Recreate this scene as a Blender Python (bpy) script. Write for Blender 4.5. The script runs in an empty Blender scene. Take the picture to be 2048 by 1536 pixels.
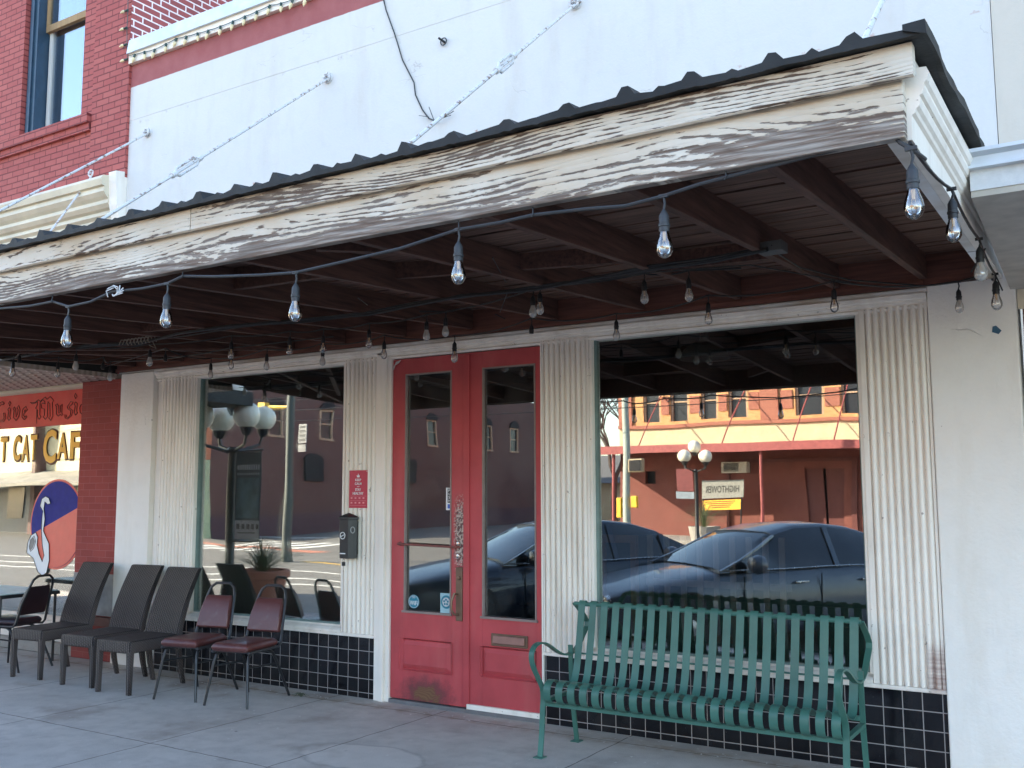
import bpy, bmesh, math, random
from mathutils import Vector, Matrix
random.seed(7)
R=math.radians; PI=math.pi
sc=bpy.context.scene; COL=sc.collection
# ------------------------------------------------------------------ camera
CF,CYAW,CPIT,CROL,CD=1973.93,R(32.3368),R(6.3244),R(-.19316),6.1355
_cy,_sy,_cp,_sp=math.cos(CYAW),math.sin(CYAW),math.cos(CPIT),math.sin(CPIT)
FW=Vector((-_sy*_cp,_cy*_cp,_sp)); _r=Vector((_cy,_sy,0)); _u=_r.cross(FW)
RT=math.cos(CROL)*_r+math.sin(CROL)*_u; UP=-math.sin(CROL)*_r+math.cos(CROL)*_u
EYE=Vector((0,-CD,1.6))
def ray(a,b): return FW+RT*((a-1024)/CF)-UP*((b-768)/CF)
def Y(a,b,y=0):
    d=ray(a,b); t=(y+CD)/d.y; return Vector((d.x*t,y,1.6+d.z*t))
def X(a,b,x):
    d=ray(a,b); t=x/d.x; return Vector((x,-CD+d.y*t,1.6+d.z*t))
def Z(a,b,z=0):
    d=ray(a,b); t=(z-1.6)/d.z; return Vector((d.x*t,-CD+d.y*t,z))
cam=bpy.data.objects.new('camera',bpy.data.cameras.new('camera')); COL.objects.link(cam)
cam.matrix_world=Matrix((( RT.x,UP.x,-FW.x,EYE.x),(RT.y,UP.y,-FW.y,EYE.y),(RT.z,UP.z,-FW.z,EYE.z),(0,0,0,1)))
cam.data.sensor_width=36; cam.data.lens=CF/2048*36; cam.data.clip_end=2000; cam.data.clip_start=.05
sc.camera=cam
# ------------------------------------------------------------------ node helpers
class NT:
    def __init__(s,name):
        s.m=bpy.data.materials.new(name); s.m.use_nodes=True; s.t=s.m.node_tree
        s.b=s.t.nodes['Principled BSDF']; s.out=s.t.nodes['Material Output']; s._c=None
    def n(s,ty,**k):
        q=s.t.nodes.new(ty)
        for a,v in k.items(): setattr(q,a,v)
        return q
    def L(s,a,b): s.t.links.new(a,b)
    def put(s,sock,v):
        if v is None: return
        if isinstance(v,bpy.types.NodeSocket): s.L(v,sock)
        else:
            if sock.type=='RGBA' and hasattr(v,'__len__') and len(v)==3: v=(*v,1)
            sock.default_value=v
    def co(s,kind='Object'):
        if s._c is None: s._c=s.n('ShaderNodeTexCoord')
        return s._c.outputs[kind]
    def map(s,scale=(1,1,1),loc=(0,0,0),rot=(0,0,0),vec=None):
        q=s.n('ShaderNodeMapping'); s.put(q.inputs['Vector'],vec or s.co())
        q.inputs['Scale'].default_value=scale; q.inputs['Location'].default_value=loc; q.inputs['Rotation'].default_value=rot
        return q.outputs[0]
    def sep(s,vec=None):
        q=s.n('ShaderNodeSeparateXYZ'); s.put(q.inputs[0],vec or s.co()); return q.outputs
    def comb(s,x=0,y=0,z=0):
        q=s.n('ShaderNodeCombineXYZ'); s.put(q.inputs[0],x); s.put(q.inputs[1],y); s.put(q.inputs[2],z); return q.outputs[0]
    def noise(s,scale=5,vec=None,detail=4,rough=.55,dist=0,col=False):
        q=s.n('ShaderNodeTexNoise'); s.put(q.inputs['Vector'],vec or s.co()); q.inputs['Scale'].default_value=scale
        q.inputs['Detail'].default_value=detail; q.inputs['Roughness'].default_value=rough; q.inputs['Distortion'].default_value=dist
        return q.outputs['Color' if col else 'Fac']
    def ma(s,op,a,b=None,c=None,clamp=False):
        q=s.n('ShaderNodeMath',operation=op,use_clamp=clamp); s.put(q.inputs[0],a)
        if b is not None: s.put(q.inputs[1],b)
        if c is not None: s.put(q.inputs[2],c)
        return q.outputs[0]
    def ramp(s,v,lo,hi,a=0.,b=1.):
        q=s.n('ShaderNodeMapRange'); q.clamp=True; s.put(q.inputs[0],v)
        for i,w in zip((1,2,3,4),(lo,hi,a,b)): s.put(q.inputs[i],w)
        return q.outputs[0]
    def mix(s,f,a,b,mode='MIX'):
        q=s.n('ShaderNodeMix',data_type='RGBA',blend_type=mode); s.put(q.inputs[0],f); s.put(q.inputs[6],a); s.put(q.inputs[7],b); return q.outputs[2]
    def bump(s,h,strength=.3,dist=.01):
        q=s.n('ShaderNodeBump'); s.put(q.inputs['Height'],h); q.inputs['Strength'].default_value=strength; q.inputs['Distance'].default_value=dist
        s.L(q.outputs[0],s.b.inputs['Normal'])
    def done(s,col=None,rough=None,metal=None,spec=None):
        if col is not None: s.put(s.b.inputs['Base Color'],col)
        if rough is not None: s.put(s.b.inputs['Roughness'],rough)
        if metal is not None: s.put(s.b.inputs['Metallic'],metal)
        if spec is not None: s.put(s.b.inputs['Specular IOR Level'],spec)
        return s.m
def mul(c,k): return tuple(min(1,x*k) for x in c)
def plain(name,c,rough=.6,metal=0,var=.15,scale=8,bump=0,bscale=60,spec=.5):
    n=NT(name); a=n.noise(scale,detail=5)
    col=n.mix(n.ramp(a,.3,.7),mul(c,1-var),mul(c,1+var))
    if bump: n.bump(n.noise(bscale,detail=4),bump,.004)
    return n.done(col,n.ramp(n.noise(scale*2.3),.3,.7,max(0.02,rough-.07),min(1,rough+.07)),metal,spec)
def facade_vec(n,axis='x'):
    x,y,z=n.sep()[0:3]
    return n.comb(x if axis=='x' else y,z,0)
def brick(name,c1,c2,mort,axis='x',bw=.205,bh=.068,ms=.006,rough=.75,bump=.5,stain=.2,squash=1,mcov=0):
    n=NT(name); v=facade_vec(n,axis)
    q=n.n('ShaderNodeTexBrick'); n.L(v,q.inputs['Vector']); q.inputs['Scale'].default_value=1
    q.inputs['Brick Width'].default_value=bw; q.inputs['Row Height'].default_value=bh; q.inputs['Mortar Size'].default_value=ms
    q.inputs['Mortar Smooth'].default_value=.25; q.inputs['Bias'].default_value=0
    n.put(q.inputs['Color1'],c1); n.put(q.inputs['Color2'],c2); n.put(q.inputs['Mortar'],mort)
    big=n.noise(1.3,detail=6); fine=n.noise(30,detail=4)
    col=n.mix(n.ramp(big,.35,.75,0,stain),q.outputs['Color'],mul(c1,.55))
    col=n.mix(n.ramp(fine,.45,.8,0,.25),col,mul(c1,1.35))
    h=n.ma('ADD',n.ma('MULTIPLY',q.outputs['Fac'],-1),n.ma('MULTIPLY',n.noise(70,detail=3),.35))
    n.bump(h,bump,.006)
    return n.done(col,rough)
# ------------------------------------------------------------------ mesh helpers
class MB:
    def __init__(s): s.v=[]; s.f=[]; s.mi=[]; s.cur=0
    def add(s,vs,fs):
        o=len(s.v); s.v+= [tuple(p) for p in vs]; s.f+=[tuple(i+o for i in f) for f in fs]; s.mi+=[s.cur]*len(fs); return s
    def box(s,x0,x1,y0,y1,z0,z1):
        x0,x1=sorted((x0,x1)); y0,y1=sorted((y0,y1)); z0,z1=sorted((z0,z1))
        return s.add([(x0,y0,z0),(x1,y0,z0),(x1,y1,z0),(x0,y1,z0),(x0,y0,z1),(x1,y0,z1),(x1,y1,z1),(x0,y1,z1)],
            [(0,3,2,1),(4,5,6,7),(0,1,5,4),(1,2,6,5),(2,3,7,6),(3,0,4,7)])
    def hexa(s,p): # 8 points like box order
        return s.add(p,[(0,3,2,1),(4,5,6,7),(0,1,5,4),(1,2,6,5),(2,3,7,6),(3,0,4,7)])
    def bar(s,a,b,w,h,up=(0,0,1)):
        a=Vector(a); b=Vector(b); d=(b-a).normalized(); u=Vector(up)
        sd=d.cross(u)
        if sd.length<1e-4: sd=d.cross(Vector((1,0,0)))
        sd.normalize(); u=sd.cross(d)
        P=[]
        for e in (a,b):
            for i,j in ((-1,-1),(1,-1),(1,1),(-1,1)): P.append(e+sd*i*w/2+u*j*h/2)
        return s.add(P,[(0,1,2,3),(7,6,5,4),(0,4,5,1),(1,5,6,2),(2,6,7,3),(3,7,4,0)])
    def tube(s,pts,r,n=8,cap=True,closed=False,flat=None):
        pts=[Vector(p) for p in pts]; N=len(pts); rs=r if isinstance(r,(list,tuple)) else [r]*N
        T=[]
        for i in range(N):
            a=pts[(i-1)%N] if (closed or i>0) else pts[i]; b=pts[(i+1)%N] if (closed or i<N-1) else pts[i]
            T.append((b-a).normalized())
        ref=Vector((0,0,1)) if abs(T[0].z)<.9 else Vector((1,0,0))
        nrm=(ref-T[0]*ref.dot(T[0])).normalized(); vs=[]
        for i in range(N):
            nrm=(nrm-T[i]*nrm.dot(T[i]))
            nrm=nrm.normalized() if nrm.length>1e-6 else Vector((0,1,0))
            bn=T[i].cross(nrm)
            for k in range(n):
                a=2*PI*k/n+(PI/4 if n==4 else 0); vs.append(pts[i]+(nrm*math.cos(a)+bn*math.sin(a))*rs[i])
        fs=[]
        for i in range(N if closed else N-1):
            j=(i+1)%N
            for k in range(n): fs.append((i*n+k,i*n+(k+1)%n,j*n+(k+1)%n,j*n+k))
        if cap and not closed: fs+= [tuple(range(n))[::-1],tuple((N-1)*n+k for k in range(n))]
        return s.add(vs,fs)
    def strip(s,pts,w,t,side=(1,0,0)):   # flat bar following pts, width along side
        pts=[Vector(p) for p in pts]; sd=Vector(side).normalized(); N=len(pts); vs=[]
        for i in range(N):
            a=pts[max(0,i-1)]; b=pts[min(N-1,i+1)]; T=(b-a).normalized(); nn=T.cross(sd).normalized()
            for p,q in ((-1,-1),(1,-1),(1,1),(-1,1)): vs.append(pts[i]+sd*p*w/2+nn*q*t/2)
        fs=[(0,1,2,3),tuple((N-1)*4+k for k in (3,2,1,0))]
        for i in range(N-1):
            for k in range(4): fs.append((i*4+k,(i+1)*4+k,(i+1)*4+(k+1)%4,i*4+(k+1)%4))
        return s.add(vs,fs)
    def lathe(s,prof,c=(0,0,0),n=16,axis='z'):
        vs=[];fs=[];N=len(prof)
        for r,h in prof:
            for k in range(n):
                a=2*PI*k/n; u,v=r*math.cos(a),r*math.sin(a)
                p=(u,v,h) if axis=='z' else ((u,h,v) if axis=='y' else (h,u,v))
                vs.append((c[0]+p[0],c[1]+p[1],c[2]+p[2]))
        for i in range(N-1):
            for k in range(n): fs.append((i*n+k,i*n+(k+1)%n,(i+1)*n+(k+1)%n,(i+1)*n+k))
        fs+=[tuple(range(n))[::-1],tuple((N-1)*n+k for k in range(n))]
        return s.add(vs,fs)
    def prism(s,poly,axis,a,b):   # poly 2D in the other two axes (x: (y,z); y:(x,z); z:(x,y))
        f={'x':lambda p,t:(t,p[0],p[1]),'y':lambda p,t:(p[0],t,p[1]),'z':lambda p,t:(p[0],p[1],t)}[axis]
        n=len(poly); vs=[f(p,a) for p in poly]+[f(p,b) for p in poly]
        fs=[tuple(range(n))[::-1],tuple(range(n,2*n))]+[(i,(i+1)%n,n+(i+1)%n,n+i) for i in range(n)]
        return s.add(vs,fs)
    def loft(s,secs,closed_ends=True):
        n=len(secs[0]); vs=[p for q in secs for p in q]; fs=[]
        for i in range(len(secs)-1):
            for k in range(n): fs.append((i*n+k,i*n+(k+1)%n,(i+1)*n+(k+1)%n,(i+1)*n+k))
        if closed_ends: fs+=[tuple(range(n))[::-1],tuple((len(secs)-1)*n+k for k in range(n))]
        return s.add(vs,fs)
WP={}
def wpos(o): return WP.get(o.name,Vector((0,0,0))) if o else Vector((0,0,0))
def tag(o,label=None,cat=None,group=None,kind=None):
    if label: o['label']=label
    if cat: o['category']=cat
    if group: o['group']=group
    if kind: o['kind']=kind
    return o
def build(s,name,mat,parent=None,smooth=None,bevel=0,seg=2,sub=0,local=False,ang=35):
    me=bpy.data.meshes.new(name); me.from_pydata(s.v,[],s.f); me.update()
    b=bmesh.new(); b.from_mesh(me); bmesh.ops.recalc_face_normals(b,faces=b.faces); b.to_mesh(me); b.free()
    for m in (mat if isinstance(mat,(list,tuple)) else [mat]): me.materials.append(m)
    if any(s.mi):
        for p,i in zip(me.polygons,s.mi): p.material_index=i
    o=bpy.data.objects.new(name,me); COL.objects.link(o)
    if smooth:
        for p in me.polygons: p.use_smooth=True
        me.set_sharp_from_angle(angle=R(ang))
    if parent:
        o.parent=parent
        w=Vector((0,0,0)) if local else wpos(parent); o.location=-w
        WP[o.name]=Vector((0,0,0)) if True else w
        # child vertices are in world space (or in the thing's own space when local)
    if bevel:
        m=o.modifiers.new('b','BEVEL'); m.width=bevel; m.segments=seg; m.limit_method='ANGLE'; m.angle_limit=R(40); m.harden_normals=False
    if sub:
        m=o.modifiers.new('s','SUBSURF'); m.levels=sub; m.render_levels=sub
    return o
MB.build=build
def thing(name,label,cat,loc=(0,0,0),rz=0,group=None):
    o=bpy.data.objects.new(name,None); COL.objects.link(o); o.location=loc; o.rotation_euler=(0,0,rz); o.empty_display_size=.1
    WP[o.name]=Vector(loc); return tag(o,label,cat,group)
def solo(mb,name,mat,label,cat,group=None,kind=None,**k): return tag(mb.build(name,mat,**k),label,cat,group,kind)
def copy_tree(o,loc,rz=0,label=None,parent=None):
    c=o.copy(); COL.objects.link(c)
    if parent is None:
        c.location=loc; c.rotation_euler=(0,0,rz)
        if label: c['label']=label
    else: c.parent=parent
    for ch in list(o.children): copy_tree(ch,None,parent=c)
    return c
def text(s,x0,x1,z0,z1,y,mat,parent,name='lettering',facing=-1,depth=.002,bold=0,keep=False):
    cu=bpy.data.curves.new('t','FONT'); cu.body=s; cu.extrude=depth/2; cu.offset=bold; cu.resolution_u=3
    o=bpy.data.objects.new('t',cu); COL.objects.link(o); bpy.context.view_layer.update()
    me=bpy.data.meshes.new_from_object(o.evaluated_get(bpy.context.evaluated_depsgraph_get())); bpy.data.objects.remove(o)
    xs=[v.co.x for v in me.vertices]; ys=[v.co.y for v in me.vertices]; a,b,c,d=min(xs),max(xs),min(ys),max(ys)
    for v in me.vertices:
        u=(v.co.x-a)/(b-a); w=(v.co.y-c)/(d-c); X_=x0+(x1-x0)*u if facing<0 else x1-(x1-x0)*u
        v.co=(X_,y+(v.co.z if facing<0 else -v.co.z),z0+(z1-z0)*w)
    me.materials.clear(); me.materials.append(mat)
    o=bpy.data.objects.new(name,me); COL.objects.link(o)
    if parent: o.parent=parent; o.location=-wpos(parent)
    WP[o.name]=Vector((0,0,0))
    return o
# ------------------------------------------------------------------ materials
def peel(name,horizontal=True,seed=0,keep=.5,zb=None,zt=None,wood=(.17,.115,.085),grey=(.27,.23,.2),paint=(.66,.60,.51),axis='x'):
    n=NT(name); x,y,z=n.sep()[0:3]; L=x if axis=='x' else y
    v=n.comb(n.ma('MULTIPLY',L,.6),seed,n.ma('MULTIPLY',z,3.6))
    warp=n.noise(.9,v,detail=2,rough=.4)
    v2=n.comb(n.ma('MULTIPLY',L,6),seed+3,n.ma('MULTIPLY',z,60)); fine=n.noise(1.0,v2,detail=3)
    f=n.ma('ADD',n.ma('MULTIPLY',z,46),n.ma('ADD',n.ma('MULTIPLY',warp,23),n.ma('MULTIPLY',fine,.8)))
    tri=n.ma('PINGPONG',f,.5)                       # growth rings 0..0.5
    ring=n.ma('MULTIPLY',tri,2)
    ring=n.ma('POWER',ring,1.3)
    # coverage of paint
    blot=n.noise(1.0,n.comb(n.ma('MULTIPLY',L,1.7),seed+9,n.ma('MULTIPLY',z,9)),detail=5,rough=.6)
    chip=n.noise(1.0,n.comb(n.ma('MULTIPLY',L,14),seed+5,n.ma('MULTIPLY',z,70)),detail=4,rough=.6)
    cov=n.ma('ADD',n.ma('MULTIPLY',blot,2.5),keep-1.25)
    if zb is not None:
        cov=n.ma('ADD',cov,n.ramp(z,zb,zt,-.55,.36))
    cov=n.ma('ADD',cov,n.ma('MULTIPLY',n.ma('SUBTRACT',chip,.5),1.5))
    mask=n.ramp(n.ma('SUBTRACT',cov,n.ma('MULTIPLY',ring,.55)),-.04,.08)
    streak=n.noise(1.0,n.comb(n.ma('MULTIPLY',L,3),seed+1,n.ma('MULTIPLY',z,85)),detail=5,rough=.7)
    wcol=n.mix(n.ramp(streak,.42,.6),wood,grey)
    wcol=n.mix(n.ma('MULTIPLY',ring,.6),wcol,mul(wood,.45))
    dirt=n.noise(2.2,detail=5)
    pcol=n.mix(n.ramp(dirt,.38,.7,0,.8),paint,(.50,.38,.25))
    pcol=n.mix(n.ramp(streak,.6,.75,0,.5),pcol,(.35,.3,.25))
    n.bump(n.ma('ADD',n.ma('MULTIPLY',mask,.6),n.ma('ADD',n.ma('MULTIPLY',ring,-.35),n.ma('MULTIPLY',streak,.3))),.7,.006)
    return n.done(n.mix(mask,wcol,pcol),n.ramp(mask,0,1,.9,.6),0,.25)
def white_paint(name,c=(.88,.81,.72),dirt=(.5,.42,.33),amt=.35,vert=True,chips=.0,rough=.55,bump=.15):
    n=NT(name); x,y,z=n.sep()[0:3]
    st=n.noise(1.0,n.comb(n.ma('MULTIPLY',x,9),n.ma('MULTIPLY',y,9),n.ma('MULTIPLY',z,1.3)),detail=5)
    bl=n.noise(2.5,detail=6)
    f=n.ma('MULTIPLY',n.ramp(st,.42,.72),n.ramp(bl,.35,.7,.2,1))
    col=n.mix(n.ma('MULTIPLY',f,amt),c,dirt)
    sp=n.noise(28,detail=3); col=n.mix(n.ramp(sp,.70,.74,0,.8*min(1,chips*3+.25)),col,(.2,.14,.1))
    if dirt==(.5,.42,.33) and amt>.5:
        m_=n.ma('MULTIPLY',n.ma('MULTIPLY',n.ramp(x,-1.10,-1.06),n.ramp(x,-.985,-.99)),n.ramp(n.ma('ADD',z,n.ma('MULTIPLY',n.noise(5,detail=3),.15)),.86,.74))
        col=n.mix(n.ma('MULTIPLY',m_,n.ramp(n.noise(1.0,n.comb(0,0,n.ma('MULTIPLY',z,30)),detail=2),.35,.6,.25,.85)),col,(.32,.18,.15))
    n.bump(n.ma('ADD',n.noise(90,detail=3),n.ma('MULTIPLY',sp,1.5)),bump,.004)
    return n.done(col,rough,0,.35)
def stucco(name,c=(.66,.655,.635),band=False,cracks=True,bumps=.35,warm=.0):
    n=NT(name); x,y,z=n.sep()[0:3]
    a=n.noise(1.1,detail=7,rough=.6); b=n.noise(9,detail=5)
    col=n.mix(n.ramp(a,.4,.8,0,.35),c,mul(c,.86)); col=n.mix(n.ramp(b,.5,.8,0,.22),col,mul(c,.8))
    stn=n.noise(1.0,n.comb(n.ma('MULTIPLY',x,3.2),0,n.ma('MULTIPLY',z,.7)),detail=6,rough=.65)
    col=n.mix(n.ramp(stn,.52,.72,0,.35),col,(c[0]*.8,c[1]*.74,c[2]*.66))
    h=n.ma('ADD',n.noise(38,detail=6,rough=.65),n.ma('MULTIPLY',n.noise(4,detail=3),1.2))
    if cracks:
        w=n.noise(2.2,detail=5,col=True)
        vm=n.n('ShaderNodeVectorMath',operation='MULTIPLY_ADD'); n.L(w,vm.inputs[0]); vm.inputs[1].default_value=(.9,.2,.35); n.L(n.comb(n.ma('MULTIPLY',x,.45),0,n.ma('MULTIPLY',z,1.5)),vm.inputs[2])
        q=n.n('ShaderNodeTexVoronoi',feature='DISTANCE_TO_EDGE'); n.L(vm.outputs[0],q.inputs['Vector']); q.inputs['Scale'].default_value=1.4
        ck=n.ma('MULTIPLY',n.ramp(q.outputs['Distance'],.0,.006,1,0),n.ramp(n.noise(1.7,detail=2),.62,.68))
        col=n.mix(n.ma('MULTIPLY',ck,.4),col,(.35,.3,.27)); h=n.ma('SUBTRACT',h,n.ma('MULTIPLY',ck,1.5))
        sp=n.ma('MULTIPLY',n.ramp(n.noise(24,detail=2),.75,.78),n.ramp(n.noise(1.9,detail=2),.5,.6))
        col=n.mix(n.ma('MULTIPLY',sp,.7),col,(.2,.15,.12))
    if band:
        e=n.ma('ADD',z,n.ma('MULTIPLY',n.noise(12,detail=3),.012))
        m=n.ramp(e,5.752,5.758); redc=n.mix(n.ramp(n.noise(6),.3,.7),(.32,.10,.10),(.37,.13,.13))
        col=n.mix(m,col,redc)
        # old flashing scar: thin dirty line across the wall
        ln=n.ma('MULTIPLY',n.ramp(n.ma('ABSOLUTE',n.ma('SUBTRACT',e,5.37)),.004,.035,1,0),n.ramp(n.noise(5.5,detail=6,rough=.7),.56,.66))
        ln=n.ma('MULTIPLY',ln,n.ramp(x,-5.6,-5.3,1,0)); col=n.mix(n.ma('MULTIPLY',ln,.75),col,(.3,.24,.2))
        rs=n.ma('MULTIPLY',n.ramp(n.ma('ABSOLUTE',n.ma('SUBTRACT',e,4.42)),.0,.02,1,0),n.ramp(n.noise(7,detail=4),.6,.66))
        col=n.mix(n.ma('MULTIPLY',rs,.8),col,(.4,.13,.05))
        h=n.ma('ADD',h,n.ma('MULTIPLY',n.ramp(z,5.39,5.40),3))
    n.bump(h,bumps,.006)
    return n.done(col,.8,0,.2)
def wear_red(name,base=(.47,.065,.072),kick=False,axis='x'):
    n=NT(name); x,y,z=n.sep()[0:3]
    a=n.noise(3,detail=6); col=n.mix(n.ramp(a,.35,.7),mul(base,.85),mul(base,1.12))
    fade=n.noise(1,n.comb(n.ma('MULTIPLY',x,6),0,n.ma('MULTIPLY',z,1.2)),detail=4); col=n.mix(n.ramp(fade,.5,.75,0,.35),col,(.5,.14,.13))
    sp=n.noise(60,detail=3,rough=.7); chipm=n.ramp(sp,.735,.76)
    if kick:
        # chipped paint round the lock and bare wood where feet kick the door
        lock=n.ma('MULTIPLY',n.ramp(n.ma('ABSOLUTE',n.ma('ADD',x,4.345)),.03,.075,1,0),n.ma('MULTIPLY',n.ramp(z,.95,1.15),n.ramp(z,1.62,1.42)))
        pk=n.noise(110,detail=3,rough=.75); m1=n.ramp(n.ma('ADD',n.ma('MULTIPLY',lock,.22),pk),.60,.62)
        col=n.mix(n.ma('MULTIPLY',m1,n.ramp(lock,.05,.2)),col,n.mix(n.ramp(n.noise(45),.45,.55),(.5,.42,.36),(.09,.05,.05)))
        kd=n.ma('SQRT',n.ma('ADD',n.ma('POWER',n.ma('MULTIPLY',n.ma('ADD',x,4.66),3.6),2),n.ma('POWER',n.ma('MULTIPLY',n.ma('SUBTRACT',z,.09),7),2)))
        k=n.ma('SUBTRACT',1.32,n.ma('ADD',kd,n.ma('ADD',n.ma('MULTIPLY',n.noise(14,detail=5),.9),n.ma('MULTIPLY',n.noise(90,detail=3),.5))))
        col=n.mix(n.ramp(k,-.45,.1,0,.85),col,(.13,.04,.045))
        wood=n.ma('PINGPONG',n.ma('ADD',n.ma('MULTIPLY',z,60),n.ma('MULTIPLY',n.noise(3.5,detail=2),14)),.5)
        col=n.mix(n.ramp(k,.1,.3),col,n.mix(wood,(.2,.10,.05),(.08,.035,.02)))
    col=n.mix(n.ma('MULTIPLY',chipm,.7),col,(.55,.42,.38))
    n.bump(n.ma('ADD',n.noise(40,detail=4),n.ma('MULTIPLY',n.noise(1,n.comb(n.ma('MULTIPLY',x,40),0,n.ma('MULTIPLY',z,4)),detail=3),.8)),.25,.003)
    return n.done(col,.5,0,.4)
def tiles():
    n=NT('black_glazed_tile'); v=facade_vec(n); m=n.n('ShaderNodeMapping'); n.L(v,m.inputs[0]); m.inputs['Location'].default_value=(.045,-.041,0)
    q=n.n('ShaderNodeTexBrick',offset=0.); n.L(m.outputs[0],q.inputs['Vector']); q.inputs['Scale'].default_value=1
    q.inputs['Brick Width'].default_value=.108; q.inputs['Row Height'].default_value=.107; q.inputs['Mortar Size'].default_value=.0032; q.inputs['Mortar Smooth'].default_value=.2
    n.put(q.inputs['Color1'],(.004,.004,.006)); n.put(q.inputs['Color2'],(.006,.006,.009)); n.put(q.inputs['Mortar'],(.3,.27,.25))
    sp=n.noise(55,detail=2); col=n.mix(n.ramp(sp,.76,.78,0,.6),q.outputs['Color'],(.4,.38,.35))
    gr=n.noise(3,detail=4); col=n.mix(n.ma('MULTIPLY',n.ramp(gr,.4,.8,0,.1),1),col,(.2,.19,.18))
    n.bump(n.ma('ADD',n.ma('MULTIPLY',q.outputs['Fac'],-1),n.ma('MULTIPLY',n.noise(9,detail=1),.6)),.35,.004)
    return n.done(col,n.ramp(q.outputs['Fac'],0,1,.13,.8),0,.5)
def concrete(name,c=(.20,.19,.185),jx=(),jy=(),street=False):
    n=NT(name); x,y,z=n.sep()[0:3]
    a=n.noise(.7,detail=7,rough=.6); b=n.noise(7,detail=6,rough=.6); f=n.noise(160,detail=3)
    col=n.mix(n.ramp(a,.3,.7),mul(c,.78),mul(c,1.18)); col=n.mix(n.ramp(b,.42,.7,0,.65),col,mul(c,.66)); col=n.mix(n.ramp(f,.38,.7,0,.6),col,mul(c,1.6 if street else 1.25))
    h=n.ma('ADD',n.ma('MULTIPLY',f,.6),n.ma('MULTIPLY',b,1.))
    if not street:
        # pale dried puddle mark, brown patches
        dx=n.ma('ADD',x,4.15); dy=n.ma('ADD',y,1.35)
        d=n.ma('ADD',n.ma('SQRT',n.ma('ADD',n.ma('POWER',n.ma('MULTIPLY',dx,1.5),2),n.ma('POWER',n.ma('MULTIPLY',dy,2.6),2))),n.ma('MULTIPLY',n.noise(3,detail=3),.5))
        ring=n.ramp(n.ma('ABSOLUTE',n.ma('SUBTRACT',d,.93)),.0,.06,1,0); ins=n.ramp(d,.86,.95,1,0)
        col=n.mix(n.ma('MULTIPLY',ring,.45),col,mul(c,.55)); col=n.mix(n.ma('MULTIPLY',ins,.3),col,mul(c,1.5))
        col=n.mix(n.ramp(n.noise(1.7,detail=5),.55,.7,0,.45),col,(.21,.15,.12))
        edge=n.ma('MULTIPLY',n.ramp(n.ma('ABSOLUTE',n.ma('ADD',y,.19)),.03,.12,1,0),n.ramp(n.noise(9,detail=5),.4,.6))
        col=n.mix(n.ma('MULTIPLY',edge,.6),col,(.33,.24,.17))
        w=n.ma('MULTIPLY',n.ma('SUBTRACT',n.noise(6,detail=4),.5),.03)
        for J,ax in ((jx,x),(jy,y)):
            for j in J:
                k=n.ramp(n.ma('ABSOLUTE',n.ma('ADD',n.ma('SUBTRACT',ax,j),w)),.002,.007,1,0)
                col=n.mix(n.ma('MULTIPLY',k,.75),col,(.035,.03,.028)); h=n.ma('SUBTRACT',h,n.ma('MULTIPLY',k,3))
        gum=n.ramp(n.noise(7.5,detail=1),.80,.82); col=n.mix(n.ma('MULTIPLY',gum,.5),col,(.05,.05,.05))
    n.bump(h,.3,.004)
    return n.done(col,.85,0,.25)
def glassm(name,refl=.34,tint=(.8,.86,.84),rough=0.0,fres=.5,dirt=0):
    n=NT(name); t=n.t; t.nodes.remove(n.b)
    g=n.n('ShaderNodeBsdfGlossy'); g.inputs['Roughness'].default_value=rough; n.put(g.inputs['Color'],(1,1,1))
    tr=n.n('ShaderNodeBsdfTransparent'); n.put(tr.inputs['Color'],tint)
    fr=n.n('ShaderNodeFresnel'); fr.inputs['IOR'].default_value=1.5
    mx=n.n('ShaderNodeMixShader'); n.L(n.ma('ADD',n.ma('MULTIPLY',fr.outputs[0],fres),refl,clamp=True),mx.inputs[0]); n.L(tr.outputs[0],mx.inputs[1]); n.L(g.outputs[0],mx.inputs[2])
    last=mx.outputs[0]
    bp=n.n('ShaderNodeBump'); n.L(n.noise(1.1,detail=1),bp.inputs['Height']); bp.inputs['Strength'].default_value=.035; bp.inputs['Distance'].default_value=.05; n.L(bp.outputs[0],g.inputs['Normal'])
    if dirt:
        df=n.n('ShaderNodeBsdfDiffuse'); n.put(df.inputs['Color'],(.6,.58,.55)); m2=n.n('ShaderNodeMixShader')
        n.L(n.ma('MULTIPLY',n.ramp(n.noise(3.5,detail=6),.4,.8),dirt),m2.inputs[0]); n.L(last,m2.inputs[1]); n.L(df.outputs[0],m2.inputs[2]); last=m2.outputs[0]
    n.L(last,n.out.inputs['Surface']); return n.m
def wicker():
    n=NT('dark_brown_wicker'); x,y,z=n.sep()[0:3]
    pz=n.comb(x,y,z)
    col_f=n.ma('SINE',n.ma('MULTIPLY',n.ma('ADD',x,n.ma('MULTIPLY',y,0)),2*PI/.042))
    ph=n.ma('MULTIPLY',n.ma('GREATER_THAN',col_f,0),PI)
    rows=n.ma('SINE',n.ma('ADD',n.ma('MULTIPLY',n.ma('ADD',z,y),2*PI/.022),ph))
    h=n.ma('ADD',n.ma('MULTIPLY',n.ma('ABSOLUTE',col_f),1.35),n.ma('MULTIPLY',rows,.32))
    c=n.mix(n.ramp(h,.35,1.35),(.004,.003,.004),(.12,.095,.088)); c=n.mix(n.ramp(n.noise(4,detail=4),.5,.8,0,.4),c,(.11,.09,.085))
    c=n.mix(n.ma('MULTIPLY',n.ramp(n.noise(120,detail=2),.76,.8),.6),c,(.5,.48,.45))
    n.bump(h,1.,.008); return n.done(c,.5,0,.35)
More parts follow.
